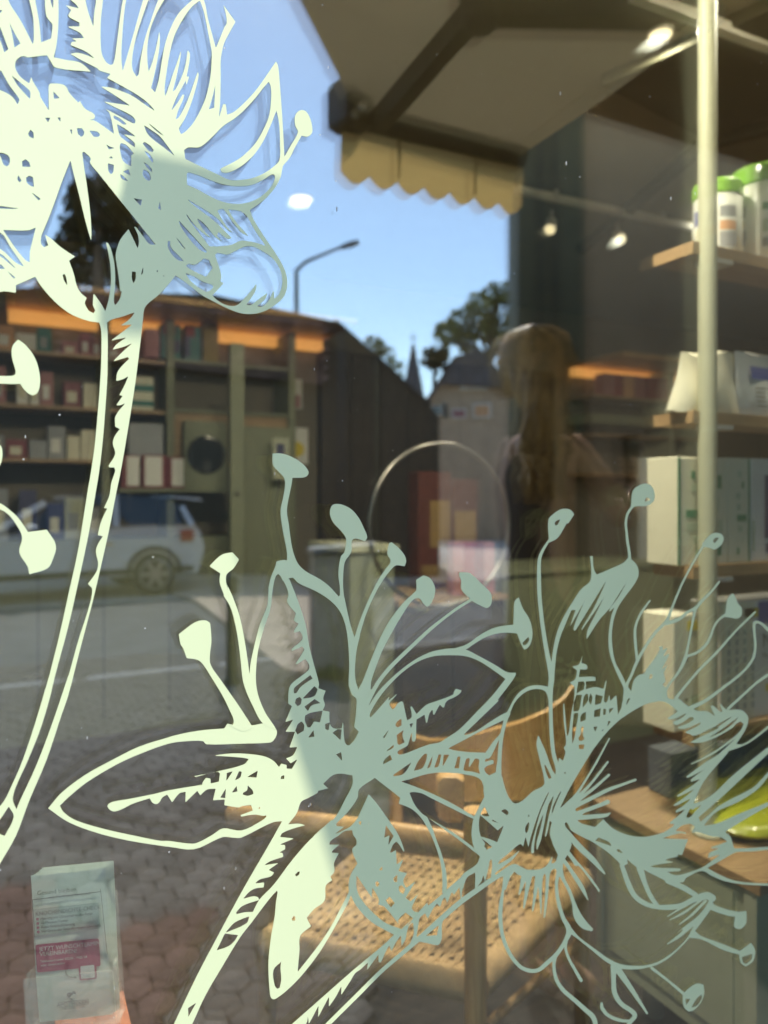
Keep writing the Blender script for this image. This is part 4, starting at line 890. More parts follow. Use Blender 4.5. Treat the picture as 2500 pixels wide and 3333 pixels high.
# street lamp
zL = 17.0
sl = thing('street_lamp', ground(V(966, HZ, zL)), 'grey street lamp with angled arm against the mirrored sky', 'street lamp', mirror=True)
b0 = ground(V(966,HZ,zL)); b1 = V(966,880,zL)
MB(True).tube([b0, b0.lerp(b1,.97), b1, b1.lerp(V(1000,848,zL),.9), V(1112,803,zL)], [.085,.055,.05,.045,.035], 10).build('pole', mat('lamp_pole', (0.22,0.25,0.25), .5), sl)
h0, h1 = V(1108,806,zL), V(1172,788,zL)
MB(True).loft([[h0.lerp(h1,t)+Vector((0,0,zz*w))+(fw*yy*w) for yy, zz in ((-1,0),(-.7,.6),(.7,.6),(1,0),(.6,-.45),(-.6,-.45))] for t, w in ((0,.05),(.15,.09),(.6,.11),(.9,.09),(1,.03))], True).build('lamp_head', M_alu, sl)
# low garden wall with moss, bollard
zW = 5.6
gw = thing('garden_wall', ground(V(1000, HZ, zW)), 'sunlit low beige garden wall with a mossy patch, mirrored mid window', 'wall', mirror=True)
MB(True).prism([ground(V(1010,HZ,zW)), ground(V(1215,HZ,zW)), V(1215,1795,zW), V(1010,1812,zW)], fw*.3).build('body', M_stone, gw)
MB(True).prism([V(1002,1806,zW-.04), V(1222,1788,zW-.04), V(1222,1772,zW-.04), V(1002,1790,zW-.04)], fw*.38).build('coping', M_kerb, gw)
mo = MB(True); mc = V(1078,2200,zW-.03)
for k in range(60):
    p = mc+rt*random.gauss(0,.05)+Vector((0,0,random.gauss(0,.035)))-fw*random.uniform(0,.03); mo.lathe(p, [(.001,-.012),(.016,-.004),(.016,.006),(.001,.014)], 5)
tag(mo.build('moss', M_moss, gw), kind='stuff')
fo = [onpt(585,1818), onpt(800,1792), onpt(1210,1768), onpt(1216,2235), onpt(930,2190), onpt(770,2060), onpt(640,1960), onpt(560,1930)]
fc = MB(True).prism([Vector((q.x, q.y, -.10)) for q in fo], (0,0,.125)).build('sunlit_ground_patch', M_sunpatch); tag(fc, kind='structure')  # paler patch laid on the ground to paint in its sunlit strip
bo = thing('bollard', ground(V(757, HZ, zg(2232))), 'slim dark green bollard mirrored behind the left stamens', 'bollard', mirror=True)
g = ground(V(757,HZ,zg(2232))); MB(True).lathe(g, [(.06,0),(.06,.05),(.043,.07),(.043,.74),(.05,.76),(.05,.80),(.03,.83)], 14).build('post', mat('bollard_green', (0.035,0.045,0.032), .5), bo)
MB(True).lathe(g+Vector((0,0,.62)), [(.0445,0),(.0445,.06)], 14).build('band', M_rail, bo)

def car(name, label, rear, dirv, paint, s=1.0):
    """small hatchback; rear = ground point below the rear axle, dirv = towards the front"""
    d = Vector((dirv.x, dirv.y, 0)).normalized(); n = Vector((-d.y, d.x, 0)); B = Vector((rear.x, rear.y, 0))
    if n.dot(fw) > 0: n = -n                              # n points to the viewer's side
    L = lambda x, y, z: B+d*(x*s)+n*(y*s)+Vector((0,0,z*s))
    c = thing(name, B, label, 'car', 'cars in the street', mirror=True)
    prof = [(-.72,.45),(-.78,.70),(-.70,.98),(-.62,1.04),(.0,1.06),(1.75,1.0),(2.55,.92),(3.2,.80),(3.32,.55),(3.28,.32),(-.66,.30)]
    b = MB(True); R = []
    for yy, k in ((-.84,.955),(-.88,1.0),(-.6,1.01),(0,1.015),(.6,1.01),(.88,1.0),(.84,.955)):
        R.append([L(1.3+(x-1.3)*k, yy, .65+(z-.65)*k) for x, z in prof])
    b.loft(R, True); smooth_edges(b.build('body', paint, c), 35)
    cab = [(-.62,1.02),(-.50,1.32),(-.28,1.46),(.5,1.53),(1.15,1.50),(1.55,1.38),(2.15,1.0)]
    b = MB(True); R = []
    for yy, k in ((-.80,.0),(-.66,.97),(0,1.0),(.66,.97),(.80,.0)):
        R.append([L(x, yy, z if k > 0.5 else 1.0+(z-1.0)*0.05) if k else L(x, yy, 1.0) for x, z in cab])
    b.loft(R, True); smooth_edges(b.build('cabin_glass', M_carglass, c), 50)
    rf = [(-.52,1.335),(-.28,1.475),(.5,1.545),(1.15,1.515),(1.32,1.475)]
    MB(True).loft([[L(x, yy, z-abs(yy)*.03) for x, z in rf] for yy in (-.67,-.35,0,.35,.67)], False, False).build('roof', paint, c)
    MB(True).loft([[L(x, yy, z) for x, z in ((-.86,1.42),(-.80,1.47),(-.35,1.50),(-.35,1.47))] for yy in (-.6,0,.6)], True).build('spoiler', paint, c)
    for a, q in (((-.60,1.03),(-.47,1.34)), ((.55,1.05),(.55,1.52)), ((2.15,1.02),(1.50,1.41))):
        MB(True).bar(L(a[0],.815,a[1]), L(q[0],.70,q[1]), .09*s, .05*s, n).build('pillar', paint, c)
    for x in (0.0, 2.55):
        for sd in (-1, 1):
            o = L(x, sd*.80, .32)
            w = MB(True).lathe(o-n*.10*s, [(.20*s,0),(.32*s,.015),(.325*s,.10*s),(.32*s,.18*s),(.22*s,.20*s)], 28, n).build('wheel', M_tyre, c, True)
            rm = MB(True)
            for k in range(6):
                a = k*math.pi/3; e = o+n*sd*.105*s; rm.bar(e, e+(d*math.cos(a)+Vector((0,0,1))*math.sin(a))*.20*s, .055*s, .02*s, n)
            rm.lathe(o+n*(sd*.085*s), [(.215*s,0),(.235*s,.01),(.235*s,.025),(.215*s,.03)], 24, n, False); rm.build('rim', M_alu, w)
            ar = MB(True); ar.tube([L(x+.40*math.cos(t), sd*.875, .32+.40*math.sin(t)) for t in [math.pi*i/12 for i in range(13)]], .03*s, 6); ar.build('wheel_arch', M_dark, c)
    for sd in (-1, 1):
        MB(True).loft([[L(-.70-.05*q, sd*.62, zz), L(-.60, sd*.87, zz), L(-.40, sd*.885, zz)] for zz, q in ((.80,1),(.98,0.2))], False, False).build('tail_light', M_lamp_red, c)
    MB(True).loft([[L(x, .893, z) for x in (-.60,.5,1.6,3.15)] for z in (.34,.42)], False, False).build('sill_strip', M_dark, c)
    MB(True).bar(L(.62,.885,.80), L(.80,.885,.80), .03*s, .03*s).build('door_handle', M_chrome, c)
    MB(True).obox(L(1.72,.98,.98), .14*s, .20*s, .13*s, math.atan2(d.y,d.x), .02).build('wing_mirror', paint, c)
    return c
zr = zg(1925); R0 = V(452, HZ, zr+.25); F0 = V(-130, HZ, zg(1965)+.2)
car('parked_car', 'silver hatchback with rear spoiler and dark wheels, mirrored at the left', R0, F0-R0, M_car, 0.94)
R1 = V(-60, HZ, 14.5)
car('parked_car', 'blue grey car half hidden behind the silver hatchback', R1, F0-R0, M_car2, 1.0)

def leafy(name, parent, centre, rad, n, size, m, seed, blobs):
    rs = random.Random(seed); b = MB(True); C0 = [(Vector(c), r) for c, r in blobs]
    for i in range(n):
        c, r = rs.choice(C0); 
        while True:
            p = Vector((rs.uniform(-1,1), rs.uniform(-1,1), rs.uniform(-1,1)))
            if 0.35 < p.length < 1: break
        p = c+p*r; a = Vector((rs.gauss(0,1), rs.gauss(0,1), rs.gauss(0,1))).normalized(); q = a.orthogonal().normalized(); w = a.cross(q); s = size*rs.uniform(.5,1.3)
        b.add([p-q*s, p+w*s*.5, p+q*s, p-w*s*.5], [(0,1,2,3)])
    return b.build(name, m, parent)
zT = 27.0
tr1 = thing('leafy_tree', ground(V(1590, HZ, zT)), 'olive green tree with open crown above the buff house', 'tree', mirror=True)
gb = ground(V(1600,HZ,zT)); tp = V(1590,1010,zT)
MB(True).tube([gb, gb.lerp(tp,.5)+rt*.1, tp], [.22,.15,.05], 8).build('trunk', M_bark, tr1)
br = MB(True)
for q in ((1470,1080),(1520,1020),(1650,985),(1620,940),(1440,1110),(1690,1060)): br.tube([V(1596,1180,zT), V((1596+q[0])/2,(1130+q[1])/2,zT), V(q[0],q[1],zT)], [.09,.06,.02], 6)
br.build('branch', M_bark, tr1)
bl = [(V(x,y,zT+dz), r*zT/FPX) for x,y,r,dz in ((1455,1085,46,0),(1500,1050,50,.5),(1560,1000,50,-.4),(1610,960,46,.2),(1640,1020,58,.6),(1580,1070,52,.3),(1680,950,46,-.5),(1700,1060,56,0),(1520,1110,40,.4),(1640,1110,48,.2))]
leafy('crown', tr1, None, None, 2600, .13, M_leaf, 5, bl)
zc = 22.0
tr2 = thing('conifer', ground(V(300, HZ, zc)), 'dark spreading conifer mirrored behind the upper left flower', 'tree', mirror=True)
gb = ground(V(325,HZ,zc)); tp = V(318,560,zc)
MB(True).tube([gb, gb.lerp(tp,.6), tp], [.38,.26,.06], 8).build('trunk', mat('pale_bark', (0.20,0.15,0.11), .95, .3, 10, .8, 40), tr2)
rs = random.Random(11); brm = MB(True); bl = []
for k in range(16):
    y = 600+k*22; half = 70+k*7
    for sd in (-1,1):
        e = V(318+sd*half*rs.uniform(.7,1.15), y+rs.uniform(-5,30), zc+rs.uniform(-1,1)); a = V(318,y-10,zc)
        brm.tube([a, a.lerp(e,.5)+Vector((0,0,.1)), e], [.06,.04,.015], 5)
        for t in (.35,.6,.85,1): bl.append((a.lerp(e,t), .32*rs.uniform(.7,1.2)))
brm.build('branch', M_bark, tr2)
leafy('crown', tr2, None, None, 3200, .16, M_needle, 12, bl)
tr3 = thing('leafy_tree', ground(V(1380, HZ, 33)), 'small dark bush crown peeping beside the slate gable', 'tree', mirror=True)
leafy('crown', tr3, None, None, 500, .16, M_needle, 15, [(V(1405,1165,33), .5),(V(1430,1180,33), .5),(V(1440,1155,33), .35)])
MB(True).tube([ground(V(1415,HZ,33)), V(1415,1175,33)], [.2,.08], 6).build('trunk', M_bark, tr3)
tr4 = thing('leafy_tree', ground(V(1240, HZ, 19)), 'ivy like greenery climbing over the dark sloping roof edge', 'plant', mirror=True)
leafy('foliage', tr4, None, None, 420, .07, M_leaf, 16, [(V(1215,1120,19), .25),(V(1255,1160,19), .28),(V(1290,1205,19), .25),(V(1230,1135,19),.3)])
MB(True).tube([ground(V(1240,HZ,19)), V(1235,1140,19)], [.08,.04], 6).build('stem', M_bark, tr4)

# ------------------------------------------------------------------ woman with long hair and phone, standing by the entrance (mirrored)
def skin(name, nodes, edges, parent, m, lev=2):
    me = bpy.data.meshes.new(name); off = parent.location
    me.from_pydata([(p[0]-off.x, -p[1]-off.y, p[2]-off.z) for p, r in nodes], edges, [])
    bm = bmesh.new(); bm.from_mesh(me); ly = bm.verts.layers.skin.verify(); bm.verts.ensure_lookup_table()
    for i, (p, r) in enumerate(nodes):
        r = r if hasattr(r, '__len__') else (r, r)
        bm.verts[i][ly].radius = r; bm.verts[i][ly].use_root = (i == 0)
    bm.to_mesh(me); bm.free(); me.materials.append(m)
    o = bpy.data.objects.new(name, me); o.parent = parent; SC.collection.objects.link(o)
    k = o.modifiers.new('skin', 'SKIN'); k.use_smooth_shade = True; k.branch_smoothing = .6
    s = o.modifiers.new('sub', 'SUBSURF'); s.levels = lev; s.render_levels = lev
    return o
zP = 2.05
g = ground(V(1790, HZ, zP))
wm = thing('person', g, 'woman with long brown hair in black top raising a phone, beside the pillar', 'person', mirror=True)
pv = lambda px, py, dz=0: V(px, py, zP+dz)
nodes = []; edges = []
def chain(pts, start=None):
    last = start
    for p, r in pts:
        nodes.append((p, r)); i = len(nodes)-1
        if last is not None: edges.append((last, i))
        last = i
    return last
pel = chain([(pv(1795, 2160), (.145,.11))])
ch = chain([(pv(1793, 2020), (.115,.09)), (pv(1788, 1850), (.115,.09)), (pv(1784, 1640), (.135,.10)), (pv(1780, 1480), (.125,.085))], pel)
nk = chain([(pv(1772, 1385), .05), (pv(1766, 1320), .047)], ch)
chain([(pv(1757, 1235), (.072,.085)), (pv(1752, 1165), (.08,.095)), (pv(1752, 1105), .06)], nk)
sR = chain([(pv(1882, 1445, -.02), .052), (pv(1935, 1540, -.04), .046), (pv(2050, 1700, -.08), .037), (pv(2068, 1640, -.02), .034), (pv(2082, 1575, .05), .025), (pv(2086, 1545, .06), .03)], ch)
sL = chain([(pv(1690, 1455, .05), .052), (pv(1672, 1600, .10), .045), (pv(1690, 1790, .12), .036), (pv(1800, 1730, .22), .030), (pv(1880, 1690, .26), .024)], ch)
for sx in (-1, 1):
    chain([(pv(1795+sx*52, 2250), .088), (pv(1795+sx*56, 2640, .01), .058), (pv(1795+sx*58, 3010, .03), .042), (Vector((pv(1795+sx*58,3010,.03).x, pv(1795+sx*58,3010,.03).y, .06)), .035), (Vector((pv(1795+sx*58+90,3010,.0).x, pv(1795+sx*58+90,3010,0).y, .03)), .03)], pel)
skin('body', nodes, edges, wm, M_skin)
# hand round the phone
ph0 = pv(2058, 1500, .05)
phn = thing('phone', ph0, 'dark phone held upright in the raised hand of the long haired woman', 'phone', mirror=True)
fx = (rt*.75+fw*.66).normalized(); up = Vector((0,0,1)); tl = (up*.97-fx*.1).normalized()
MB(True).bar(ph0-tl*.075, ph0+tl*.075, .072, .009, fx.cross(tl)).build('case', M_dark, phn)
MB(True).lathe(ph0+tl*.055+fx*.015, [(.011,0),(.011,.004),(.008,.006)], 10, -fw).build('camera_lens', M_chrome, phn)
for i, (dz, l) in enumerate(((-.045,.062),(-.028,.070),(-.010,.066),(.006,.054))):
    a = pv(2090,1548,.06)+Vector((0,0,dz*.8)); e = ph0+tl*dz
    skin('finger', [(a,.010),(a.lerp(e,.45)-fw*.022,.009),(e+fx*.02-fw*.016,.0085),(e-fx*.012-fw*.013,.0075)], [(0,1),(1,2),(2,3)], wm, M_skin, 1)
a = pv(2088,1565,.06); skin('thumb', [(a,.012),(ph0-tl*.045+fx*.035+fw*.02,.011),(ph0-tl*.01+fx*.02+fw*.016,.009)], [(0,1),(1,2)], wm, M_skin, 1)
# face details
hc = pv(1754, 1180); fd = (rt*.8+fw*.6).normalized()
MB(True).loft([[hc+fd*(.085+k)+fd.cross(up)*x+up*z for x, z in ((-.012,-.03),(.012,-.03),(.006,.01),(-.006,.01))] for k in (0, .018)], True).build('nose', M_skin, wm, True)
# clothes
top = []; te = []
nodes, edges = top, te
q0 = chain([(pv(1795, 2330), (.158,.125)), (pv(1795, 2190), (.162,.126))]); q1 = chain([(pv(1793, 2020), (.130,.104)), (pv(1788, 1850), (.130,.104)), (pv(1784, 1640), (.150,.114)), (pv(1781, 1500), (.134,.095))], q0)
chain([(pv(1862, 1445, -.02), .058)], q1); chain([(pv(1708, 1450, .05), .058)], q1)
skin('top', top, te, wm, M_black)
tro = []; te = []; nodes, edges = tro, te
p0 = chain([(pv(1795, 2060), (.128,.10)), (pv(1795, 2165), (.155,.12))])
for sx in (-1, 1): chain([(pv(1795+sx*52, 2255), .098), (pv(1795+sx*56, 2640, .01), .068), (pv(1795+sx*58, 2980, .03), .056)], p0)
skin('trousers', tro, te, wm, M_black)
# hair: scalp cap and long strands
hr = MB(True); rs = random.Random(21)
hr.loft([[hc+Vector((0,0,z))+fw*math.sin(a)*r*1.05+rt*(math.cos(a)*r-.006) for a in [2*math.pi*k/14 for k in range(14)]] for z, r in ((-.09,.088),(-.03,.104),(.03,.106),(.075,.088),(.098,.05),(.104,.012))], True)
for k in range(190):
    a = rs.uniform(.35*math.pi, 1.95*math.pi); r0 = .082*rs.uniform(.75,1.0)
    s0 = hc+Vector((0,0,.085))+fw*math.sin(a)*r0*.6+rt*math.cos(a)*r0*.6
    s1 = hc+fw*math.sin(a)*.108+rt*(math.cos(a)*.104)
    px = 1775+rs.uniform(-62,70); ln = rs.uniform(1420,1650); s2 = pv(1700+(px-1700)*.95, 1330+rs.uniform(-20,40), -.06+math.sin(a)*.10); s3 = pv(px, 1470, -.05+math.sin(a)*.10); s4 = pv(px+rs.uniform(-22,18), ln, -.07+math.sin(a)*.09)
    w = rs.uniform(.006,.012); wvx = lambda q, f: rt*(.014*math.sin(f+k))+fw*(.012*math.cos(f*1.3+k))
    m1 = s2.lerp(s3,.5)+wvx(0,2.2); m2 = s3.lerp(s4,.5)+wvx(0,4.4); s3 = s3+wvx(0,1.0)
    hr.tube([s0,s1,s1.lerp(s2,.5),s2,m1,s3,m2,s4], [w*.7,w,w,w*1.1,w*1.1,w,w*.8,.002], 5)
hr.build('hair', M_hair, wm, True)
# ------------------------------------------------------------------ inside the shop
def atx(px, y): return VY(px, HZ, y).x
# chair with woven paper cord seat
SH = 0.455
def onp(px, py, h): return V(px, py, zg(py, h))
Nc, Lc, Fc, Rc = onp(1545,3178,SH), onp(862,3035,SH), onp(1262,2688,SH), onp(1905,2828,SH)
ch = thing('chair', Vector(((Nc.x+Fc.x)/2, (Nc.y+Fc.y)/2, 0)), 'oak chair with woven paper cord seat and curved wooden backrest behind the glass', 'chair')
def sp_(a, b): return Nc+(Lc-Nc)*a+(Rc-Nc)*b+(Fc-Lc-Rc+Nc)*a*b      # a to the left corner, b to the right corner
Z = Vector((0,0,1))
# seat rails wrapped in cord (rounded rolls), then the weave
seat = MB()
for p, q in ((sp_(0,0),sp_(1,0)),(sp_(0,0),sp_(0,1)),(sp_(1,0),sp_(1,1)),(sp_(0,1),sp_(1,1))):
    dv = (q-p).normalized(); rings = []
    side = dv.cross(Z).normalized()
    for t in (0.0, .5, 1.0):
        c = p.lerp(q, t)-Z*.022
        rings.append([c+side*math.cos(a)*.020+Z*math.sin(a)*.026 for a in [2*math.pi*k/10 for k in range(10)]])
    seat.loft(rings, True)
smooth_edges(seat.build('seat_rail', M_cord, ch), 60)
NA, NB = 46, 40
def wrap(p, q, n, inward, r=0.0043):
    """cord windings round a rail"""
    b = MB()
    for i in range(n):
        t = (i+.5)/n; c = p.lerp(q, t)-Z*.022; side = inward.normalized(); pts = []
        for k in range(9):
            a = math.pi*(-.42)+k*math.pi*1.42/8
            pts.append(c-side*math.cos(a)*.0225+Z*math.sin(a)*.0285)
        b.tube(pts, r, 5, False)
    return b
inL = (sp_(.5,.5)-sp_(.5,0)); inR = (sp_(.5,.5)-sp_(0,.5))
smooth_edges(wrap(sp_(0.02,0), sp_(.98,0), 74, inL).build('front_cord_wrap', M_cord, ch), 80)
smooth_edges(wrap(sp_(0,.02), sp_(0,.98), 82, inR).build('side_cord_wrap', M_cord, ch), 80)
wv = MB(); top = .006
npair = 22
for i in range(npair):                      # pairs running from the front rail to the back rail
    for e in (-.16, .16):
        a = (i+.5+e)/npair; pts = []
        for k in range(37):
            b = k/36; ph = (b*15+(i % 2)*.5)*2*math.pi
            pts.append(sp_(a, b)+Z*(top+.0035*math.sin(ph)))
        wv.tube(pts, .0040, 5, False)
nrow = 15
for j in range(nrow):                       # rows across, two cords each
    for e in (-.2, -.0, .2):
        b = (j+.5+e)/nrow; pts = []
        for k in range(45):
            a = k/44; ph = (a*npair/2+(j % 2)*.5)*2*math.pi
            pts.append(sp_(a, b)+Z*(top-.002-.0035*math.sin(ph)))
        wv.tube(pts, .0032, 5, False)
w = wv.build('seat_weave', M_cord, ch); smooth_edges(w, 80); tag(w, kind='stuff')
def post(px, z, y0, y1, r0, r1, name='leg', lean=(0,0)):
    a = V(px, HZ, z); a.z = y0; b = Vector((a.x+lean[0], a.y+lean[1], y1)); return smooth_edges(MB().tube([a, a.lerp(b,.5), b], [r0,(r0+r1)/2,r1], 14).build(name, M_oakz, ch), 60)
post(1548, 1.425, 0, .795, .019, .0235)
post(1893, 1.90, 0, .80, .018, .021)
post(872, 1.62, 0, .43, .018, .022)
post(1290, 2.12, 0, .80, .018, .021)
# low rail board between the two near posts, its rounded end to the left
e0, e1 = V(735, 2660, 1.60), V(1548, 2757, 1.43); d = (e1-e0).normalized(); sd = d.cross(Z).normalized()
rings = []
for t, w, h in ((0,.006,.016),(.012,.010,.027),(.06,.0125,.031),(.5,.013,.032),(.93,.012,.029),(.985,.011,.022)):
    c = e0.lerp(e1, t); rings.append([c+sd*w*math.cos(a)+Z*h*math.sin(a) for a in [2*math.pi*k/12+.26 for k in range(12)]])
smooth_edges(MB().loft(rings, True).build('low_rail', M_oak, ch), 60)
# curved backrest: panel bent between the posts
pts = [(1330,2395,2.20),(1400,2412,2.13),(1490,2408,2.02),(1600,2378,1.93),(1700,2352,1.90),(1780,2318,1.93),(1840,2272,2.00),(1868,2232,2.06)]
bots = [2555,2590,2610,2612,2605,2590,2560,2520]
rings = []
for (x, y, z), yb in zip(pts, bots):
    tp = V(x, y, z); bt = V(x+2, yb, z); f = Vector((SN,CN,0))*.016
    rings.append([tp, tp+f+Z*.003, tp.lerp(bt,.5)+f*1.2, bt+f, bt, tp.lerp(bt,.5)+f*.2])
smooth_edges(MB().loft(rings, True).build('backrest', M_oak, ch), 50)
# rounded arm end standing before the backrest
c = V(1462, 2590, 1.52); ax = Vector((CN,-SN,0))
smooth_edges(MB().loft([[c+ax*(x*k)+Z*(z*k)+Vector((SN,CN,0))*dz for x, z in ((-.034,.05),(-.036,-.03),(-.028,-.055),(.0,-.066),(.03,-.066),(.038,-.05),(.038,.05),(.02,.062),(-.02,.062))] for k, dz in ((.70,-.018),(.78,-.010),(.78,.010),(.70,.018))], True).build('arm_end', M_oak, ch), 50)
MB().tube([V(1893,3010,1.90), V(1548,2960,2.20)], .012, 10).build('stretcher', M_oakz, ch)
MB().tube([V(1893,3060,1.90), V(1590,3333,1.75)], .011, 10).build('stretcher', M_oakz, ch)

# low display cabinet at the right
M_cab = mat('cabinet_sage', (.36,.37,.25), .5, .04, 4)
XC, YC0, YC1, HC = 1.45, 0.306, 0.79, 0.565
cb = thing('display_cabinet', (2.3, .55, 0), 'low sage green display cabinet with wooden top under the pharmacy shelves', 'cabinet')
MB().box((XC, YC0, .14), (3.3, YC1, HC-.026)).build('body', M_cab, cb)
MB().box((XC-.012, YC0-.012, HC-.024), (3.32, YC1+.01, HC)).build('top', M_shelf, cb)
MB().box((XC-.008, YC1-.018, .14), (XC-.001, YC1+.001, HC-.026)).build('edge_trim', M_sage2, cb)
MB().box((XC-.008, YC0-.001, .14), (XC-.001, YC0+.03, HC-.026)).build('edge_trim', M_sage2, cb)
MB().box((XC-.0045, YC0+.06, .18), (XC-.001, YC1-.045, HC-.05)).build('panel', M_cab, cb)
for x, y in ((1.56,.40),(1.56,.70),(3.2,.40),(3.2,.70)): MB().lathe((x,y,0), [(.026,0),(.028,.01),(.028,.138)], 14).build('leg', M_sage2, cb)
# shelf unit: pole, boards, brackets
su = thing('shelf_unit', (2.3, .56, HC), 'pale metal pole shelving with oak boards full of pharmacy goods', 'shelf')
PX_, PY_ = 1.545, .515
MB().tube([(PX_,PY_,HC+.001),(PX_,PY_,H_C-.002)], .0225, 18).build('pole', M_sage2, su)
MB().lathe((PX_,PY_,HC+.001), [(.04,0),(.04,.006),(.024,.012)], 18).build('foot_plate', M_sage2, su)
MB().tube([(3.1,PY_,HC+.001),(3.1,PY_,H_C-.002)], .0225, 14).build('pole', M_sage2, su)
SHV = {1:2.03, 2:1.612, 3:1.228, 4:.815}
for k, h in SHV.items():
    MB().box((1.50, .52, h-.030), (3.2, .645, h)).build('shelf_board', M_shelf, su)
    for x in (PX_+.02, 3.12): MB().box((x, .515, h-.042), (x+.075, .57, h-.0305)).build('bracket', M_rail, su)

def tub(name, label, p, r, h):
    t = thing(name, p, label, 'tub', 'tubs with green lids on the top shelf')
    MB().lathe(p, [(r*.9,0),(r,.008),(r,h*.80),(r*.96,h*.82)], 36).build('jar', M_plastic, t, True)
    lid = MB(); n = 60
    lid.loft([[Vector((p.x+rr*(1+(.012 if i % 2 else 0))*math.cos(2*math.pi*i/n), p.y+rr*(1+(.012 if i % 2 else 0))*math.sin(2*math.pi*i/n), p.z+z)) for i in range(n)] for rr, z in ((r*1.02,h*.82),(r*1.03,h*.83),(r*1.03,h*.97),(r*.98,h))], True)
    lid.build('lid', M_lime, t)
    return t
def label_arc(t, p, r, h0, h1, a0, a1, m, name='print'):
    n = 10; b = MB()
    for i in range(n):
        q = [a0+(a1-a0)*(i+k)/n for k in (0, 1)]
        b.add([(p.x+r*math.cos(q[0]), p.y+r*math.sin(q[0]), p.z+h0),(p.x+r*math.cos(q[1]), p.y+r*math.sin(q[1]), p.z+h0),(p.x+r*math.cos(q[1]), p.y+r*math.sin(q[1]), p.z+h1),(p.x+r*math.cos(q[0]), p.y+r*math.sin(q[0]), p.z+h1)], [(0,1,2,3)])
    return b.build(name, m, t)
q = VY(2487, HZ, .605); p1 = Vector((q.x, q.y, SHV[1])); r1 = .084
t1 = tub('tub', 'white tub with lime green lid, large one at the right frame edge', p1, r1, .275)
A = math.atan2(CAM_Y-p1.y, -p1.x)
for h0, h1, o0, o1, m in ((.135,.168,-.92,-.55,M_grey),(.105,.128,-.92,-.55,M_yellow if False else M_cream),(.070,.100,-.92,-.55,M_grey),(.060,.075,-.82,-.6,M_blue),(.145,.165,-.05,.4,M_green),(.085,.12,-.05,.4,M_lgreen),(.045,.07,-.05,.4,M_grey)):
    label_arc(t1, p1, r1+.0008, h0, h1, A+o0, A+o1, m)
q = VY(2335, HZ, .625); p2 = Vector((q.x+.0, q.y, SHV[1])); t2 = tub('tub', 'white tub with green lid standing half behind the pale pole', p2, .062, .215)
A = math.atan2(CAM_Y-p2.y, -p2.x)
for h0, h1, o0, o1, m in ((.11,.14,.1,.8,M_grey),(.075,.10,.1,.8,M_peach),(.03,.07,.1,.8,M_grey),(.10,.14,-1.1,-.7,M_blue),(.05,.09,-1.1,-.7,M_cream)): label_arc(t2, p2, .0626, h0, h1, A+o0, A+o1, m)

def pouch(label, px0, px1, y, h, zb, m, tilt=0.0, prints=()):
    a = VY(px0, HZ, y); b = VY(px1, HZ, y+.01); a.z = b.z = zb; w = (b-a); d = w.normalized(); n = Vector((d.y,-d.x,0))
    if n.y > 0: n = -n
    t = thing('pouch', (a+b)/2, label, 'pouch', 'white pouches on the second shelf'); up = (Z+d*tilt).normalized(); rings = []
    for k, (v, wd, th) in enumerate(((0,1.0,.030),(.08,1.0,.034),(.3,.97,.030),(.6,.95,.020),(.85,.98,.008),(1,1.0,.0025))):
        c = (a+b)/2+up*h*v; W = w.length*wd/2
        rings.append([c+d*W*x+n*th*yy+Z*(.006*math.sin(x*4+k)) for x, yy in ((-1,0),(-.7,.7),(0,1),(.7,.7),(1,0),(.7,-.7),(0,-1),(-.7,-.7))])
    smooth_edges(MB().loft(rings, True).build('bag', m, t), 50)
    for (x0,x1,v0,v1,pm) in prints:
        g = lambda x, v: (a+b)/2+up*h*v+d*w.length/2*x+n*(.036-.026*v)
        MB().add([g(x0,v0),g(x1,v0),g(x1,v1),g(x0,v1)], [(0,1,2,3)]).build('print', pm, t)
    for k in range(5) if prints else ():
        g = lambda x, v: (a+b)/2+up*h*v+d*w.length/2*x+n*(.036-.024*v)
        v = .44-.07*k; MB().add([g(-.5,v),g(.35-.1*(k % 2),v),g(.35-.1*(k % 2),v+.018),g(-.5,v+.018)], [(0,1,2,3)]).build('text_line', M_ink, t)
    return t
pouch('plain white foil pouch at the left end of the second shelf', 2172, 2285, .56, .158, SHV[2], M_cream, .35)
pouch('cream foil pouch standing right behind the pale pole', 2280, 2395, .565, .165, SHV[2], M_cream, -.06)
pouch('white pouch with blue header print beside the pole', 2392, 2540, .56, .168, SHV[2], M_white, -.02, ((-.55,.9,.60,.80,M_blue),(.1,.8,.02,.13,mat('sky_print',(.30,.40,.52),.5))))

def carton(label, px0, px1, y, zb, h, dep, m, group, cat='box', name='carton', spine=None, lines=0, extra=()):
    a = VY(px0, HZ, y); b = VY(px1, HZ, y); t = thing(name, ((a.x+b.x)/2, y+dep/2, zb), label, cat, group)
    bx = MB().obox(((a.x+b.x)/2, y+dep/2, zb), b.x-a.x, dep, h, 0, min(.003, (b.x-a.x)*.1)).build('box', m, t)
    W = b.x-a.x
    if spine: MB().box((a.x-.0006, y-.0012, zb+.002), (a.x+W*spine[0], y-.0004, zb+h-.002)).build('print', spine[1], t)
    for k in range(lines):
        f = random.Random(k+px0); MB().box((a.x+W*(.25+.4*f.random()), y-.0012, zb+h*(.08+.84*k/lines)), (a.x+W*(.5+.35*f.random()), y-.0004, zb+h*(.08+.84*k/lines)+h*.5/lines)).build('print', M_lgreen if k % 3 else M_green, t)
    for x0,x1,v0,v1,pm in extra: MB().box((a.x+W*x0, y-.0016, zb+h*v0), (a.x+W*x1, y-.0005, zb+h*v1)).build('print', pm, t)
    return t
G3 = 'tall cartons on the third shelf'
carton('cream carton with green spine, leftmost on the third shelf', 2206, 2302, .545, SHV[3], .272, .10, M_cream, G3, spine=(.07,M_green), lines=7)
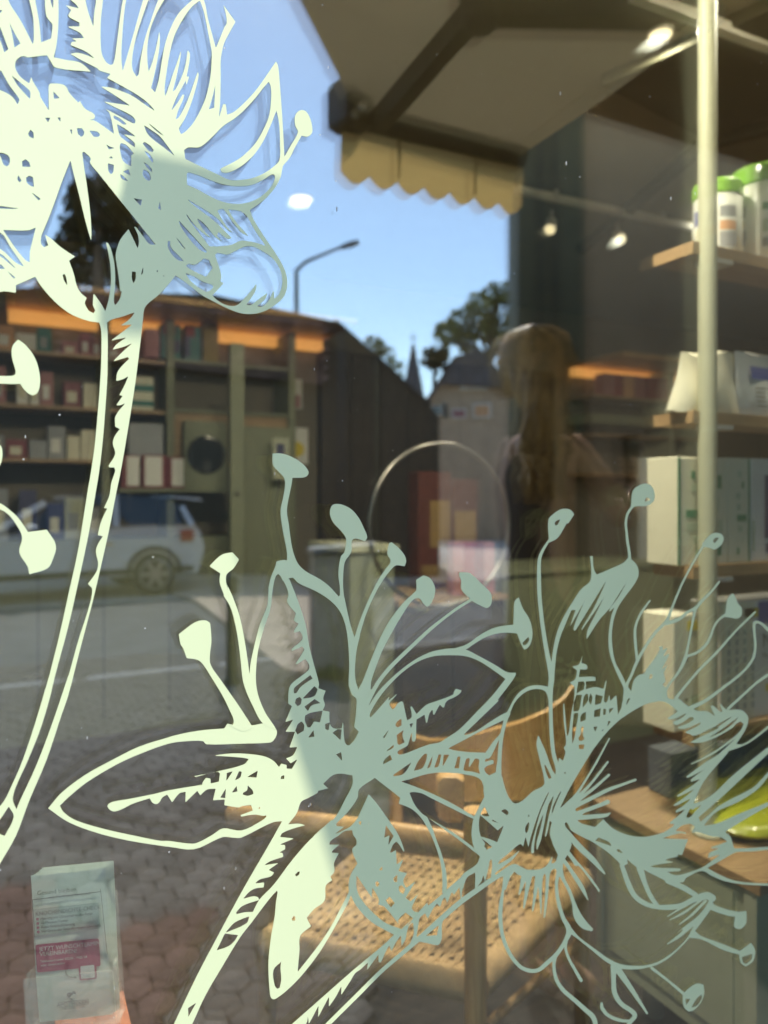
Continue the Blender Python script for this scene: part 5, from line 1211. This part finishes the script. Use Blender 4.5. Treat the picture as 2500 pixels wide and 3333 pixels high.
carton('slim cream carton between the pole and the green striped carton', 2304, 2368, .545, SHV[3], .272, .10, M_cream, G3, spine=(.04,M_lgreen), lines=4)
carton('cream carton with green right edge beside the purple fronted box', 2370, 2440, .545, SHV[3], .274, .10, M_cream, G3, lines=8, extra=((.93,1.0,.01,.99,M_green),))
carton('white box with large purple oval print at the frame edge', 2444, 2640, .545, SHV[3], .274, .10, M_white, G3, extra=((.22,.9,.22,.84,M_purple),(.24,.6,.08,.17,M_purple),(.02,.06,.1,.4,M_lgreen)))
G4 = 'packs on the lowest shelf'
ca = carton('cream pack with yellow corner label left of the pole', 2192, 2282, .55, SHV[4], .29, .10, M_cream, G4, extra=((.5,.9,.86,.94,M_yellow),(.35,.5,.60,.64,M_ink),(.6,.9,.1,.3,M_lgreen),(.4,.5,.25,.28,M_ink)))
cc = carton('white pack with yellow labels and blue corner at the right edge', 2348, 2660, .545, SHV[4], .31, .10, M_white, G4, extra=((.0,.32,.0,1.0,M_cream),(.22,.36,.86,.94,M_yellow),(.36,1.0,.80,.985,M_blue),(.44,.62,.21,.27,M_yellow)))
M = frame((VY(2478,HZ,.545).x, .5425, SHV[4]+.185), (1,0,0), (0,0,1)); text('N', cc, M, .055, M_ink)
M = frame((VY(2480,HZ,.545).x, .5425, SHV[4]+.155), (1,0,0), (0,0,1)); text('Fa', cc, M, .022, M_ink)
for k in range(4):
    M = frame((VY(2372+k*30,HZ,.545).x, .5425, SHV[4]+.06+.02*(k % 2)), (0,0,1), (-1,0,0))
    b = MB(); x = VY(2366+k*26,HZ,.545).x
    if x < VY(2445,HZ,.545).x:
        for j in range(9): b.box((x, .5422, SHV[4]+.03+j*.024), (x+.010, .5429, SHV[4]+.046+j*.024))
        tag(b.build('text_column', M_grey, cc), kind='stuff')
# grey towel blocks and lime bag on the cabinet
def block(label, px0, px1, y, h, dep):
    a = VY(px0, HZ, y).x; b = VY(px1, HZ, y).x; t = thing('towel_pack', ((a+b)/2, y+dep/2, HC+.004), label, 'pack', 'grey ribbed packs')
    m = MB(); n = 26; W = b-a
    m.loft([[Vector((a+W*(i/n), y-(.0025 if i % 2 else 0), HC+z)) for i in range(n+1)]+[Vector((b, y+dep, HC+z)), Vector((a, y+dep, HC+z))] for z in (.004, h)], True)
    m.build('stack', M_towel, t)
    return t
block('grey ribbed pack left of the pole above the lime bag', 2184, 2278, .70, .125, .08)
block('grey ribbed pack right of the pole behind the lime bag', 2345, 2640, .66, .155, .10)
lb = thing('bag', (1.75, .48, HC), 'glossy lime yellow bag with dark letters lying on the cabinet top', 'bag')
b0 = MB(); cx, cy0 = 1.90, .525; rings = []
for k in range(9):
    t = k/8*math.pi; z = HC+.003+.060*(1-math.cos(t))/2*1.0; s = .70+.30*math.sin(t)
    rings.append([Vector((cx+.36*s*math.copysign(abs(math.cos(a))**.55, math.cos(a))*(1+.01*math.sin(7*a+k)), cy0+.155*s*math.copysign(abs(math.sin(a))**.55, math.sin(a))*(1+.02*math.sin(5*a+2*k)), z+(.075-.06 if False else 0)+.012*math.sin(a*3)*(k/8))) for a in [2*math.pi*i/40 for i in range(40)]])
smooth_edges(b0.loft(rings, True).build('film', M_limebag, lb), 60)
M_let = mat('olive_ink', (0.16,0.16,0.02), .5)
for i, cch in enumerate('OYO'):
    q = Vector((1.665+i*.075, .3695, HC+.012)); text(cch, lb, frame(q, (1,0,0), (0,-.1,1)), .062, M_let)

# ------------------------------------------------------------------ further back: LED shelf, wall shelving, cabinets
def xw(px, y=YB): return VY(px, HZ, y).x
def hw(px, py, y=YB): return VY(px, py, y).z
def led(label, pa, pb, h):
    t = thing('led_shelf', ((xw(pa)+xw(pb))/2, YB-.2, h), label, 'shelf', 'shelves lit by warm light strips')
    MB().box((xw(pa), YB-.36, h), (xw(pb), YB+.29, h+.035)).build('board', M_oak, t)
    s = MB().box((xw(pa)+.01, YB+.20, h-.075), (xw(pb)-.01, YB+.28, h-.004)).build('light_strip', M_led, t)
    l = bpy.data.lights.new('strip_light', 'AREA'); l.shape = 'RECTANGLE'; l.size = xw(pb)-xw(pa); l.size_y = .12; l.energy = 0.12*l.size; l.color = (1.0, .45, .12)
    o = bpy.data.objects.new('strip_light', l); SC.collection.objects.link(o); o.location = ((xw(pa)+xw(pb))/2, YB+.14, h-.11); o.rotation_euler = (math.radians(180-25), 0, 0)
    return t
led('long shelf with warm orange light strip at the upper left', 20, 1092, 2.52)
led('short shelf with warm orange light strip right of the woman', 1925, 2262, 2.52)
ws = thing('wall_shelving', (1.0, YB, 0), 'tall back wall shelving with sage uprights and grey boards', 'shelf')
for px in (-60, 330, 540, 935): MB().box((xw(px), YB-.04, 0), (xw(px)+.045, YB+.29, 2.5)).build('upright', M_sage, ws)
for h in (2.24, 1.93, 1.62): MB().box((xw(-60), YB-.02, h-.02), (xw(535), YB+.29, h)).build('board', M_shelf, ws)
for h in (2.26, 1.95): MB().box((xw(545), YB-.02, h-.02), (xw(935), YB+.29, h)).build('board', M_sage, ws)
MB().box((xw(545), YB+.0, 1.60), (xw(935), YB+.27, 1.94)).build('drawer_front', M_shelf, ws)
MB().box((xw(-60), YB-.10, 0), (xw(935), YB+.29, 1.15)).build('base_cabinet', M_sage, ws)
for px in (120, 330, 540, 740): MB().box((xw(px), YB-.104, .1), (xw(px)+.006, YB-.099, 1.10)).build('door_gap', M_dark, ws)
fr = thing('upright_post', (xw(765,3.3), 3.3, 0), 'sage green upright post in front of the back wall shelving', 'post')
MB().box((xw(748,3.3), 3.28, 0), (xw(792,3.3), 3.34, hw(770,1120,3.3))).build('post', M_sage, fr)
MB().lathe((xw(770,3.3), 3.277, hw(770,1605,3.3)), [(.012,0),(.012,.012),(.008,.016)], 10, (0,-1,0)).build('knob', M_chrome, fr)
GB = 'small blurred cartons on the back wall shelving'; LBL = 'small blurred carton among the goods on the back wall shelving'
rs = random.Random(5); pal = [M_white, M_red, M_cream, M_pink, M_grey, M_blue, M_teal, M_sage2, M_peach, M_dred]
CN_ = {}
for k_, v_ in (('white',M_white),('red',M_red),('cream',M_cream),('pink',M_pink),('grey',M_grey),('blue',M_blue),('teal',M_teal),('sage',M_sage2),('peach',M_peach),('dark red',M_dred),('navy',M_navy)): CN_[v_.name] = k_
ORD = 'first second third fourth fifth sixth seventh eighth ninth tenth eleventh twelfth'.split()
def rowof(h, pa, pb, hmax, y=YB+.03, only=None, where=''):
    x = xw(pa)+.02; no = 0
    while x < xw(pb)-.06:
        w = rs.uniform(.05,.13); hh = hmax*rs.uniform(.55,1.0)
        m = rs.choice(only or pal); t = MB().obox((x+w/2, y+.09, h), w-.006, .16, hh, 0, .002).build('carton', m); tag(t, 'blurred %s carton, %s from the left on the %s' % (CN_[m.name], ORD[no], where), 'box', GB); no += 1
        MB().box((x+w*.2, y+.0085, h+hh*.2), (x+w*.7, y+.0096, h+hh*.62)).build('label', rs.choice([M_white, M_cream, M_grey]), t); x += w+rs.choice([0,.004,.05])
rowof(2.24, -30, 180, .16, where='top left back shelf'); rowof(2.24, 190, 400, .15, only=[M_red, M_pink, M_dred, M_red, M_blue], where='top back shelf behind the flower stem'); rowof(1.93, -40, 320, .22, only=[M_grey, M_white, M_dred, M_cream, M_pink], where='second back shelf'); rowof(1.62, -40, 320, .2, only=[M_grey, M_sage2, M_cream, M_dred], where='third back shelf')
rowof(1.15, -40, 320, .3, only=[M_grey, M_navy, M_sage2], where='base cabinet top'); 
def slab(label, px0, px1, py0, py1, m, cat='box', name='carton', y=YB, d=.12, lab=None, group=None, zbase=None):
    a, b = xw(px0,y), xw(px1,y); z1 = hw((px0+px1)/2, py0, y); z0 = hw((px0+px1)/2, py1, y) if zbase is None else zbase
    t = thing(name, ((a+b)/2, y+d/2, z0), label, cat, group); MB().obox(((a+b)/2, y+d/2, z0), b-a, d, z1-z0, 0, .004).build('body', m, t)
    for x0,x1,v0,v1,pm in (lab or ()): MB().box((a+(b-a)*x0, y-.003, z0+(z1-z0)*v0), (a+(b-a)*x1, y-.0008, z0+(z1-z0)*v1)).build('print', pm, t)
    return t
slab('teal pack with red top, left of the teal pair', 525, 590, 1055, 1130, M_teal, lab=((.1,.7,.7,.98,M_red),(.55,.95,.2,.55,M_navy)), zbase=2.26)
slab('teal pack with red top, right of the teal pair', 602, 655, 1060, 1135, M_teal, lab=((.05,.6,.68,.98,M_red),(.0,.3,.1,.7,M_navy)), zbase=2.26)
slab('plain mustard carton under the light strip beside the teal packs', 662, 712, 1050, 1130, mat('mustard_card',(.30,.22,.07),.6), zbase=2.26)
slab('pale carton left of the teal packs', 470, 520, 1070, 1130, M_pink, zbase=2.26)
slab('row of white packs with teal stripes behind the stem', 425, 500, 1225, 1330, M_cream, lab=((0,1,.55,.75,M_teal),(0,1,.12,.28,M_teal)), zbase=1.93+.001)
slab('large pale card with grey face on the middle left shelf', 418, 532, 1378, 1480, M_grey, y=YB-.08, d=.05, zbase=1.62)
slab('white card with dark red side, left of three', 395, 455, 1480, 1562, M_dred, y=YB-.12, d=.04, lab=((.3,.98,.08,.95,M_white),), group='white cards with dark red sides', zbase=1.45)
slab('white card with dark red side, middle of three', 462, 545, 1480, 1566, M_dred, y=YB-.12, d=.04, lab=((.12,.8,.08,.95,M_white),), group='white cards with dark red sides', zbase=1.45)
slab('white card with dark red side, right of three', 548, 605, 1488, 1566, M_dred, y=YB-.12, d=.04, lab=((.2,.98,.08,.95,M_white),), group='white cards with dark red sides', zbase=1.45)
lg = thing('card_ledge', (xw(500,YB-.13), YB-.13, 1.43), 'narrow grey ledge carrying the three white cards', 'ledge'); MB().box((xw(385,YB-.15), YB-.15, 1.43), (xw(935,YB-.15), YB-.045, 1.449)).build('board', M_sage, lg)
slab('dark red carton on the ledge right of the post', 800, 870, 1508, 1568, M_dred, y=YB-.12, d=.06, zbase=1.45)
dk = slab('round dark screen in a sage housing behind the shop post', 600, 740, 1370, 1562, M_sage, 'screen', 'screen_unit', y=YB-.14, d=.08, zbase=1.45)
MB().lathe(((xw(600,YB-.14)+xw(740,YB-.14))/2, YB-.143, hw(668,1480,YB-.14)), [(.12,0),(.12,.004),(.10,.006)], 28, (0,-1,0)).build('screen', M_carglass, dk)
slab('tall sage cabinet at the right end of the wall shelving', 795, 948, 1390, 1900, M_sage, 'cabinet', 'tall_cabinet', y=YB-.30, d=.16, zbase=0.0)
po = thing('poster', (xw(1005), YB+.295, hw(1005,1500)), 'white poster with yellow blot on the dark wall', 'poster'); MB().box((xw(958), YB+.285, hw(1005,1505)), (xw(1052), YB+.297, hw(1005,1380))).build('sheet', M_white, po)
MB().lathe((xw(1015), YB+.284, hw(1015,1455)), [(.055,0),(.05,.0008)], 14, (0,-1,0)).build('print', M_yellow, po)
po = thing('poster', (xw(1010), YB+.295, hw(1010,1310)), 'narrow pink and white poster above the yellow blot poster', 'poster'); MB().box((xw(992), YB+.285, hw(1010,1315)), (xw(1032), YB+.297, hw(1010,1215))).build('sheet', M_white, po)
MB().box((xw(994), YB+.2835, hw(1010,1312)), (xw(1025), YB+.2848, hw(1010,1268))).build('print', M_pink, po)
mf = thing('picture_frame', (xw(920,3.5), 3.5, hw(920,1550,3.5)), 'small white framed dark picture beside the tall cabinet', 'picture'); MB().box((xw(888,3.55), 3.55, hw(915,1560,3.55)), (xw(942,3.55), 3.57, hw(915,1425,3.55))).build('frame', M_sage2, mf); MB().box((xw(900,3.55), 3.546, hw(915,1505,3.55)), (xw(925,3.55), 3.5495, hw(915,1445,3.55))).build('picture', M_navy, mf)
# dark wardrobe wall behind
wd = thing('dark_panelling', (2.4, YB+.2, 0), 'dark brown wall panelling behind the round hoop', 'wall panel')
M_dw = wood('dark_oak', (.030,.020,.012), (.055,.036,.02), .5, 'Z')
for i in range(9):
    x = xw(1075)+.02+i*.235; MB().box((x, YB+.20, 0), (x+.229, YB+.295, 2.45)).build('panel', M_dw, wd)
# pedestal, console, hoop, red goods, second cabinet
pd = thing('pedestal', (1.36, 2.15, 0), 'pale sage pedestal with white top left of the round hoop', 'pedestal')
MB().box((xw(1140,2.0), 2.0, 0), (xw(1282,2.0), 2.4, 1.17)).build('body', M_sage2 if False else M_sage, pd); MB().box((xw(1125,2.0), 1.985, 1.172), (xw(1295,2.0), 2.42, 1.198)).build('top', M_sage2, pd)
cs = thing('console', (1.8, 2.3, 0), 'dark brown console cabinet carrying the round hoop', 'cabinet')
MB().box((xw(1290,2.05)+.004, 2.05, 0), (xw(1640,2.05), 2.5, .925)).build('body', M_dw, cs); MB().box((xw(1290,2.05)+.004, 2.03, .927), (xw(1645,2.05), 2.52, .95)).build('top', M_shelf, cs)
for k in (0, 1): MB().box((xw(1300+k*170,2.05)+.004, 2.035, .08), (xw(1462+k*170,2.05), 2.049, .89)).build('door', M_dw, cs)
hc_ = V(1440, 1705, 2.95); hc_.z = .951+.012+.325; hp = thing('hoop', (hc_.x, hc_.y, 0.951), 'thin shiny round hoop frame standing on the console', 'hoop'); n = 48; R_ = .325
MB().tube([hc_+Vector((R_*math.cos(2*math.pi*k/n), 0, R_*math.sin(2*math.pi*k/n))) for k in range(n+1)], 0.009, 8, False).build('ring', M_dullmetal, hp, True)
MB().box((hc_.x-.10, hc_.y-.05, .9505), (hc_.x+.10, hc_.y+.05, .963)).build('base', M_chrome, hp)
M_ochre = mat('ochre_print',(.20,.12,.035),.6)
def ctop(label, px0, px1, py0, m, y, zb, d=.10, group=None, lab=None): return slab(label, px0, px1, py0, py0+50, m, y=y, d=d, zbase=zb, group=group, lab=lab)
M_rust = mat('rust_card', (.07,.016,.008), .5, .2, 20)
ctop('large rust red display carton seen through the round hoop', 1362, 1470, 1535, M_rust, 2.36, 0.951, lab=((.35,.95,.35,.75,M_ochre),(.1,.9,.05,.2,M_ochre)))
ctop('second rust red carton with yellow label inside the hoop', 1472, 1556, 1560, M_rust, 2.38, 0.951, lab=((.1,.9,.4,.7,M_ochre),))
for px0, px1, m, l in ((1478,1512,M_pink,'pale pink box, left of the row before the hoop'),(1514,1548,M_red,'red box in the middle of the row before the hoop'),(1550,1578,M_dred,'dark red box right of the middle before the hoop'),(1580,1612,M_pink,'pink box at the right end before the hoop')):
    ctop(l, px0, px1, 1765, m, 2.07, 0.951, .06, 'red and pink boxes before the hoop')
c2 = thing('counter', (2.65, 2.6, 0), 'grey sage counter with pale top behind the chair', 'counter')
MB().box((xw(1635,2.4), 2.4, 0), (xw(2190,2.4), 2.9, .985)).build('body', M_sage, c2); MB().box((xw(1628,2.4), 2.38, .987), (xw(2195,2.4), 2.92, 1.012)).build('top', M_sage, c2)
pn = thing('notice_stand', V(2160,1600,3.9)*1.0, 'pale notice board standing on the counter right of the phone', 'notice'); pn.location = (xw(2160,2.6), 2.6, 1.013)
MB().box((xw(2085,2.6), 2.6, 1.013), (xw(2185,2.6), 2.62, hw(2130,1490,2.6))).build('sheet', M_grey, pn); MB().box((xw(2140,2.6), 2.596, hw(2130,1580,2.6)), (xw(2165,2.6), 2.5993, hw(2130,1548,2.6))).build('print', M_navy, pn)
# goods under the right light strip
for k, (p0, p1, m) in enumerate(((1968,2000,M_pink),(2002,2030,M_red),(2034,2066,M_peach),(2070,2100,M_pink),(2110,2142,M_red),(2144,2178,M_red))):
    t = slab(('pale pink carton at the left end under the right light strip','red carton second from left under the right light strip','peach carton under the right light strip','second pink carton, right of the peach one under the right light strip','red carton left of the rightmost one under the right light strip','red carton at the right end under the right light strip')[k], p0, p1, 1215+k*3, 1250, m, group='reddish cartons under the right light strip', zbase=2.26)
rs2 = thing('wall_shelving', (xw(2080), YB, 0), 'back wall shelving with pale boards right of the woman', 'shelf')
for h in (2.255, 1.93, 1.60): MB().box((xw(1925), YB-.02, h-.02), (xw(2262), YB+.29, h)).build('board', M_shelf, rs2)
for px in (2175, 2262): MB().box((xw(px), YB-.03, 0), (xw(px)+.05, YB+.29, 2.52)).build('upright', M_sage2, rs2)
MB().box((xw(1925), YB+.0, 2.02), (xw(2170), YB+.29, 2.10)).build('drawer_front', M_sage, rs2)

# ceiling: bulkhead, rails, lamps
def onc(px, py, h=H_C): return V(px, py, (h-EYE)*FPX/(HZ-py))
bk = thing('ceiling_bulkhead', (2.6, 2.0, 2.8), 'dark olive bulkhead box hanging under the shop ceiling', 'bulkhead')
q = [onc(1958,278,2.955), onc(2295,455,2.955), onc(2640,330,2.955), onc(2600,-10,2.955)]
MB().prism(q, (0,0,.044)).build('box', M_bulk, bk)
for a, bq in (((1890,815),(2290,470)),((2290,470),(2560,400))):
    r = thing('cable_duct', onc(*a,2.97), 'dark duct running along the ceiling %s the bulkhead' % ('towards' if a[0] < 2000 else 'right of'), 'duct'); MB().bar(onc(*a,2.972), onc(*bq,2.972), .05, .05).build('duct', M_bulk, r)
def rail(label, a, b_):
    p, q = onc(*a,2.955), onc(*b_,2.955); r = thing('light_rail', (p+q)/2, label, 'light rail', 'white light rails on the ceiling'); MB().bar(p, q, .035, .035).build('rail', M_rail, r)
    for t in (.2, .8): MB().bar(p.lerp(q,t)+Vector((0,0,.018)), p.lerp(q,t)+Vector((0,0,.044)), .02, .02).build('clip', M_rail, r)
rail('white light rail crossing the top right corner', (2060,-20), (2560,170)); rail('white light rail running right from the pillar', (1680,618), (2265,742))
def lamp(label, px, py, r, light=10, h=H_C):
    c = onc(px, py, h-.012); t = thing('ceiling_lamp', c, label, 'lamp', 'round ceiling lamps')
    MB().lathe(c, [(r,0.002),(r*1.18,0),(r*1.18,.0115)], 24).build('rim', M_rail, t); MB().lathe(c-Vector((0,0,.0015)), [(r*.96,0),(r*.96,.003)], 24).build('diffuser', M_lamp, t)
    l = bpy.data.lights.new('lamp_light', 'AREA'); l.shape = 'DISK'; l.size = r*2; l.energy = light; l.color = (1.0,.88,.72); o = bpy.data.objects.new('lamp_light', l); SC.collection.objects.link(o); o.location = c-Vector((0,0,.012))
lamp('bright round lamp in the ceiling at the upper right', 2150, 115, .038, 5)
lamp('round ceiling lamp shining through the blue sky reflection', 981, 650, .058, 1)
def spot(label, px, py, aim=None, pw=0):
    c = onc(px, py-38, 2.93); t = thing('spotlight', c, label, 'spotlight', 'small spotlights on the rail'); MB().tube([c, c-Vector((0,0,.06))], .008, 8).build('stem', M_rail, t)
    e = c-Vector((0,0,.055)); d = (Vector(aim)-e).normalized() if aim else Vector((-.25,-.3,-1)).normalized(); MB().lathe(e, [(.022,0),(.032,.02),(.034,.10),(.030,.102)], 16, d).build('housing', M_rail, t); MB().lathe(e+d*.1025, [(.028,0),(.028,.001)], 16, d).build('lens', M_lamp2, t)
    if pw:
        l = bpy.data.lights.new('spot_light', 'SPOT'); l.energy = pw; l.spot_size = math.radians(48); l.spot_blend = .6; l.shadow_soft_size = .03; l.color = (1.0,.88,.72)
        o = bpy.data.objects.new('spot_light', l); SC.collection.objects.link(o); o.location = e+d*.11; o.rotation_euler = d.to_track_quat('-Z','Y').to_euler()
spot('spotlight hanging from the rail beside the olive pillar', 1796, 722, (Nc.x, Nc.y+.25, .4), 40); spot('dim spotlight further right on the rail', 2010, 765, (1.9,.6,1.3), 12)
for x, y, pw, wh in ((3.6,2.2,2,'over the shop middle behind the pole shelving'),(4.6,1.4,4,'at the far right end of the shop'),(.75,.40,28,'above the woven chair near the window'),(2.1,.40,10,'above the pole shelving near the window'),(.12,.36,14,'above the flyer holder near the window')):  # unseen fill lamps added to brighten chair, shelves, flyer and shop depth
    c = Vector((x,y,H_C-.012)); t = thing('ceiling_lamp', c, 'added unseen round fill lamp '+wh, 'lamp', 'round ceiling lamps')
    MB().lathe(c, [(.07,0.002),(.083,0),(.083,.0115)], 20).build('rim', M_rail, t); MB().lathe(c-Vector((0,0,.0015)), [(.067,0),(.067,.003)], 20).build('diffuser', M_lamp, t)
    l = bpy.data.lights.new('lamp_light', 'AREA'); l.shape = 'DISK'; l.size = .14; l.energy = pw; l.color = (1.0,.88,.72); o = bpy.data.objects.new('lamp_light', l); SC.collection.objects.link(o); o.location = c-Vector((0,0,.012))

# ------------------------------------------------------------------ flyer in its clear holder behind the lower left of the window
o_ = Vector((.0343,.2496,.7549)); tl_ = Vector((.0244,.2682,.9276)); br_ = Vector((.1146,.2098,.7637)); M = frame(o_, br_-o_, tl_-o_); Xv, Yv, Nv = M.col[0].to_3d(), M.col[1].to_3d(), M.col[2].to_3d()
if Nv.dot(Vector((0,-1,0))) < 0: Nv = -Nv
W_, H_ = (br_-o_).length, (tl_-o_).length
# widen towards the top as the sheets fan towards the glass
def FP(x, y, d=0.0): return o_+Xv*(x*W_)+Yv*(y*H_)+Nv*d
plh = thing('display_plinth', (FP(.5,0).x, FP(.5,0).y+.03, 0), 'peach topped display plinth carrying the flyer holder', 'plinth')
pz = FP(0,0).z-.014
MB().box((FP(0,0).x+.02, FP(1,0).y-.05, 0), (FP(1,0).x+.02, FP(0,0).y+.03, pz-.02)).build('body', M_sage, plh); MB().box((FP(0,0).x+.018, FP(1,0).y-.055, pz-.019), (FP(1,0).x+.022, FP(0,0).y+.035, pz)).build('top', mat('coral_board', (.45,.17,.09), .6), plh)
hd = thing('flyer_holder', (FP(.5,0).x, FP(.5,0).y, pz), 'clear acrylic flyer holder with rounded side walls', 'holder')
for x0 in (-.10, 1.10):
    pts = [FP(x0,-.03,.012), FP(x0,.30,.012), FP(x0+(.02 if x0 < 0 else -.02),.36,.008), FP(x0+(.05 if x0 < 0 else -.05),.36,-.006), FP(x0+(.05 if x0 < 0 else -.05),-.03,-.012)]
    MB().prism(pts, Xv*.004).build('side_wall', M_acr, hd)
MB().prism([FP(-.10,-.035,.014), FP(1.10,-.035,.014), FP(1.10,.34,.014), FP(-.10,.34,.014)], Nv*.002).build('front_wall', M_acr, hd)
MB().prism([FP(-.10,-.035,-.016), FP(1.10,-.035,-.016), FP(1.10,.80,-.016), FP(-.10,.80,-.016)], Nv*-.002).build('back_wall', M_acr, hd)
MB().prism([FP(-.10,-.035,-.016), FP(1.10,-.035,-.016), FP(1.10,-.035,.014), FP(-.10,-.035,.014)], Yv*.002).build('floor_strip', M_acr, hd)
GF = 'flyers in the holder'
NTH = ['rearmost flyer peeping out behind the stack', 'fourth flyer sheet from the front, fanned to the right', 'third flyer sheet from the front of the fanned stack', 'second flyer sheet directly behind the front flyer']
for k, (dx, dy, d) in enumerate(((.10,.028,-.010),(.075,.022,-.0075),(.045,.012,-.005),(.02,.006,-.0025))):
    f = thing('flyer', FP(.5,0,d), NTH[k], 'flyer', GF)
    MB().prism([FP(dx*.6,0,d), FP(1+dx*.6,0,d), FP(1.02+dx,1+dy,d+.001), FP(.02+dx,1+dy*1.1,d+.001)], Nv*.0004).build('sheet', M_paper, f)
fl = thing('flyer', FP(.5,0), 'front flyer with magenta panel and German print about a bone check', 'flyer', GF)
rings = []
b = MB(); nn_ = 10
for i in range(nn_+1):
    y = i/nn_; bulge = .0016*math.sin(y*5)+.002*(y-.5)**2
    rings.append([FP(0,y,bulge), FP(.5,y,bulge+.0012), FP(1,y,bulge), FP(1,y,bulge-.0003), FP(.5,y,bulge+.0009), FP(0,y,bulge-.0003)])
b.loft(rings, True).build('sheet', M_paper, fl)
D = .0042
def fq(x0, y0, x1, y1, m, d=D, name='print', rad=0):
    if rad:
        pts = []; ax, ay = rad, rad*W_/H_
        for cx_, cy_, a in ((x1-ax,y1-ay,0),(x0+ax,y1-ay,90),(x0+ax,y0+ay,180),(x1-ax,y0+ay,270)):
            for k in range(5): t = math.radians(a+k*22.5); pts.append(FP(cx_+ax*math.cos(t), cy_+ay*math.sin(t), d))
        return MB().add(pts, [tuple(range(len(pts)))]).build(name, m, fl)
    return MB().add([FP(x0,y0,d),FP(x1,y0,d),FP(x1,y1,d),FP(x0,y1,d)], [(0,1,2,3)]).build(name, m, fl)
def ft(s, x, y, size, m, d=D+.0005, align='LEFT'):
    return text(s, fl, frame(FP(x,y,d), Xv, Yv), size*W_/.0985, m, align, ext=0.00005)
ft('Gesund bleiben', .10, .873, .0085, M_darkgreen); ft('mit Herz und Verstand', .26, .840, .0060, M_ink)
fq(.02,.600,.93,.780,M_paper_g,rad=.03)
ft('KNOCHENDICHTE-CHECK', .06, .735, .0073, M_darkgreen)
for k, s in enumerate(('Messung per Ultraschall an der Ferse','15-Minuten-Termin','Keine Strahlenbelastung','Vor Ort in der Stein-Apotheke (Lövenich)')):
    y = .702-.029*k; ft(s, .125, y, .0047, M_ink)
    pts = [FP(.085+.019*math.cos(a), y+.007+.0098*math.sin(a), D+.0004) for a in [2*math.pi*i/12 for i in range(12)]]; MB().add(pts, [tuple(range(12))]).build('bullet', M_mag, fl)
    MB().add([FP(.076,y+.008,D+.0007),FP(.083,y+.002,D+.0007),FP(.096,y+.013,D+.0007),FP(.083,y+.0055,D+.0007)], [(0,1,2,3)]).build('tick', M_white, fl)
fq(.03,.345,.90,.535,M_mag,rad=.03)
ft('JETZT WUNSCHTERMIN', .085, .490, .0076, M_white); ft('VEREINBAREN!', .085, .455, .0076, M_white); ft('Telefonisch unter 02234 - 9425 04', .085, .412, .0045, M_white); ft('oder direkt online', .085, .385, .0045, M_white)
fq(.60,.262,.84,.372,M_mag,D+.0003,rad=.025); fq(.625,.274,.815,.360,M_white,D+.0006,rad=.012)
b = MB(); b.tube([FP(.42+.0,.335,D), FP(.425,.312,D), FP(.45,.296,D), FP(.50,.288,D), FP(.56,.285,D)], .0004, 5); b.tube([FP(.53,.297,D), FP(.562,.285,D), FP(.53,.277,D)], .0004, 5); b.build('arrow', M_darkgreen, fl)
pts = [FP(.475+.066*x, .165+.030*y, D) for x, y in ((0,-1),(.75,-.2),(1,.45),(.85,.9),(.45,1),(.1,.7),(-.25,.8),(-.75,.75),(-1,.3),(-.8,-.2),(-.4,-.6))]; MB().add(pts, [tuple(range(11))]).build('heart_leaf', M_darkgreen, fl)
pts = [FP(.49+.045*x, .158+.018*y, D+.0003) for x, y in ((-1,-.4),(-.3,.5),(.5,1),(1,.8),(.8,-.1),(.1,-.7))]; MB().add(pts, [tuple(range(6))]).build('leaf_cutout', M_paper, fl)
ft('APOTHEKEN', .49, .100, .0075, M_darkgreen, align='CENTER'); ft('STEIN UNTER LINDEN', .49, .078, .0032, M_darkgreen, align='CENTER')
for y in (.128, .093): fq(.285,y,.70,y+.0025,M_darkgreen)
b = MB(); 
for x0, y0, x1, y1 in ((.03,.845,.97,.872),(.03,.845,.03,.40),(.97,.872,1.0,.42)): b.tube([FP(x0,y0,D), FP(x1,y1-.02 if y0 == .845 and x1 > .5 else y1,D)], .0004, 4)
b.build('edge_line', M_ink, fl)
# ------------------------------------------------------------------ flower decals on the outside of the glass
LAB = {'left': ('tall mint flower decal with ragged head and double stem, upper left of window', 'decal'), 'middle': ('star shaped mint lily decal with long stamens in the window centre', 'decal'), 'right': ('mint flower decal with round open bloom and fine stamens at lower right', 'decal')}
roots = {}
for i, (th, pt, spec) in enumerate(DECAL):
    gx, gy, F = decal_field(spec, 2.0); vs, fs = contour_mesh(gx, gy, F)
    if th not in roots:
        roots[th] = thing('flower_decal', VY({'left':300,'middle':1050,'right':1900}[th], {'left':600,'middle':2400,'right':2600}[th], -.0006), LAB[th][0], LAB[th][1], 'flower decals on the shop window')
    root = roots[th]; Y = -.0008-.00006*i
    P = np.array(vs); u = (P[:,0]-1250)/FPX; z = (Y-CAM_Y)/(CN-u*SN); X = z*(SN+u*CN); Zc = EYE+(HZ-P[:,1])/FPX*z
    co = np.stack([X-root.location.x, np.full(len(X), Y-root.location.y), Zc-root.location.z], 1)
    me = bpy.data.meshes.new(pt); me.from_pydata(co.tolist(), [], fs); me.materials.append(M_vinyl)
    o = bpy.data.objects.new(pt, me); o.parent = root; SC.collection.objects.link(o)
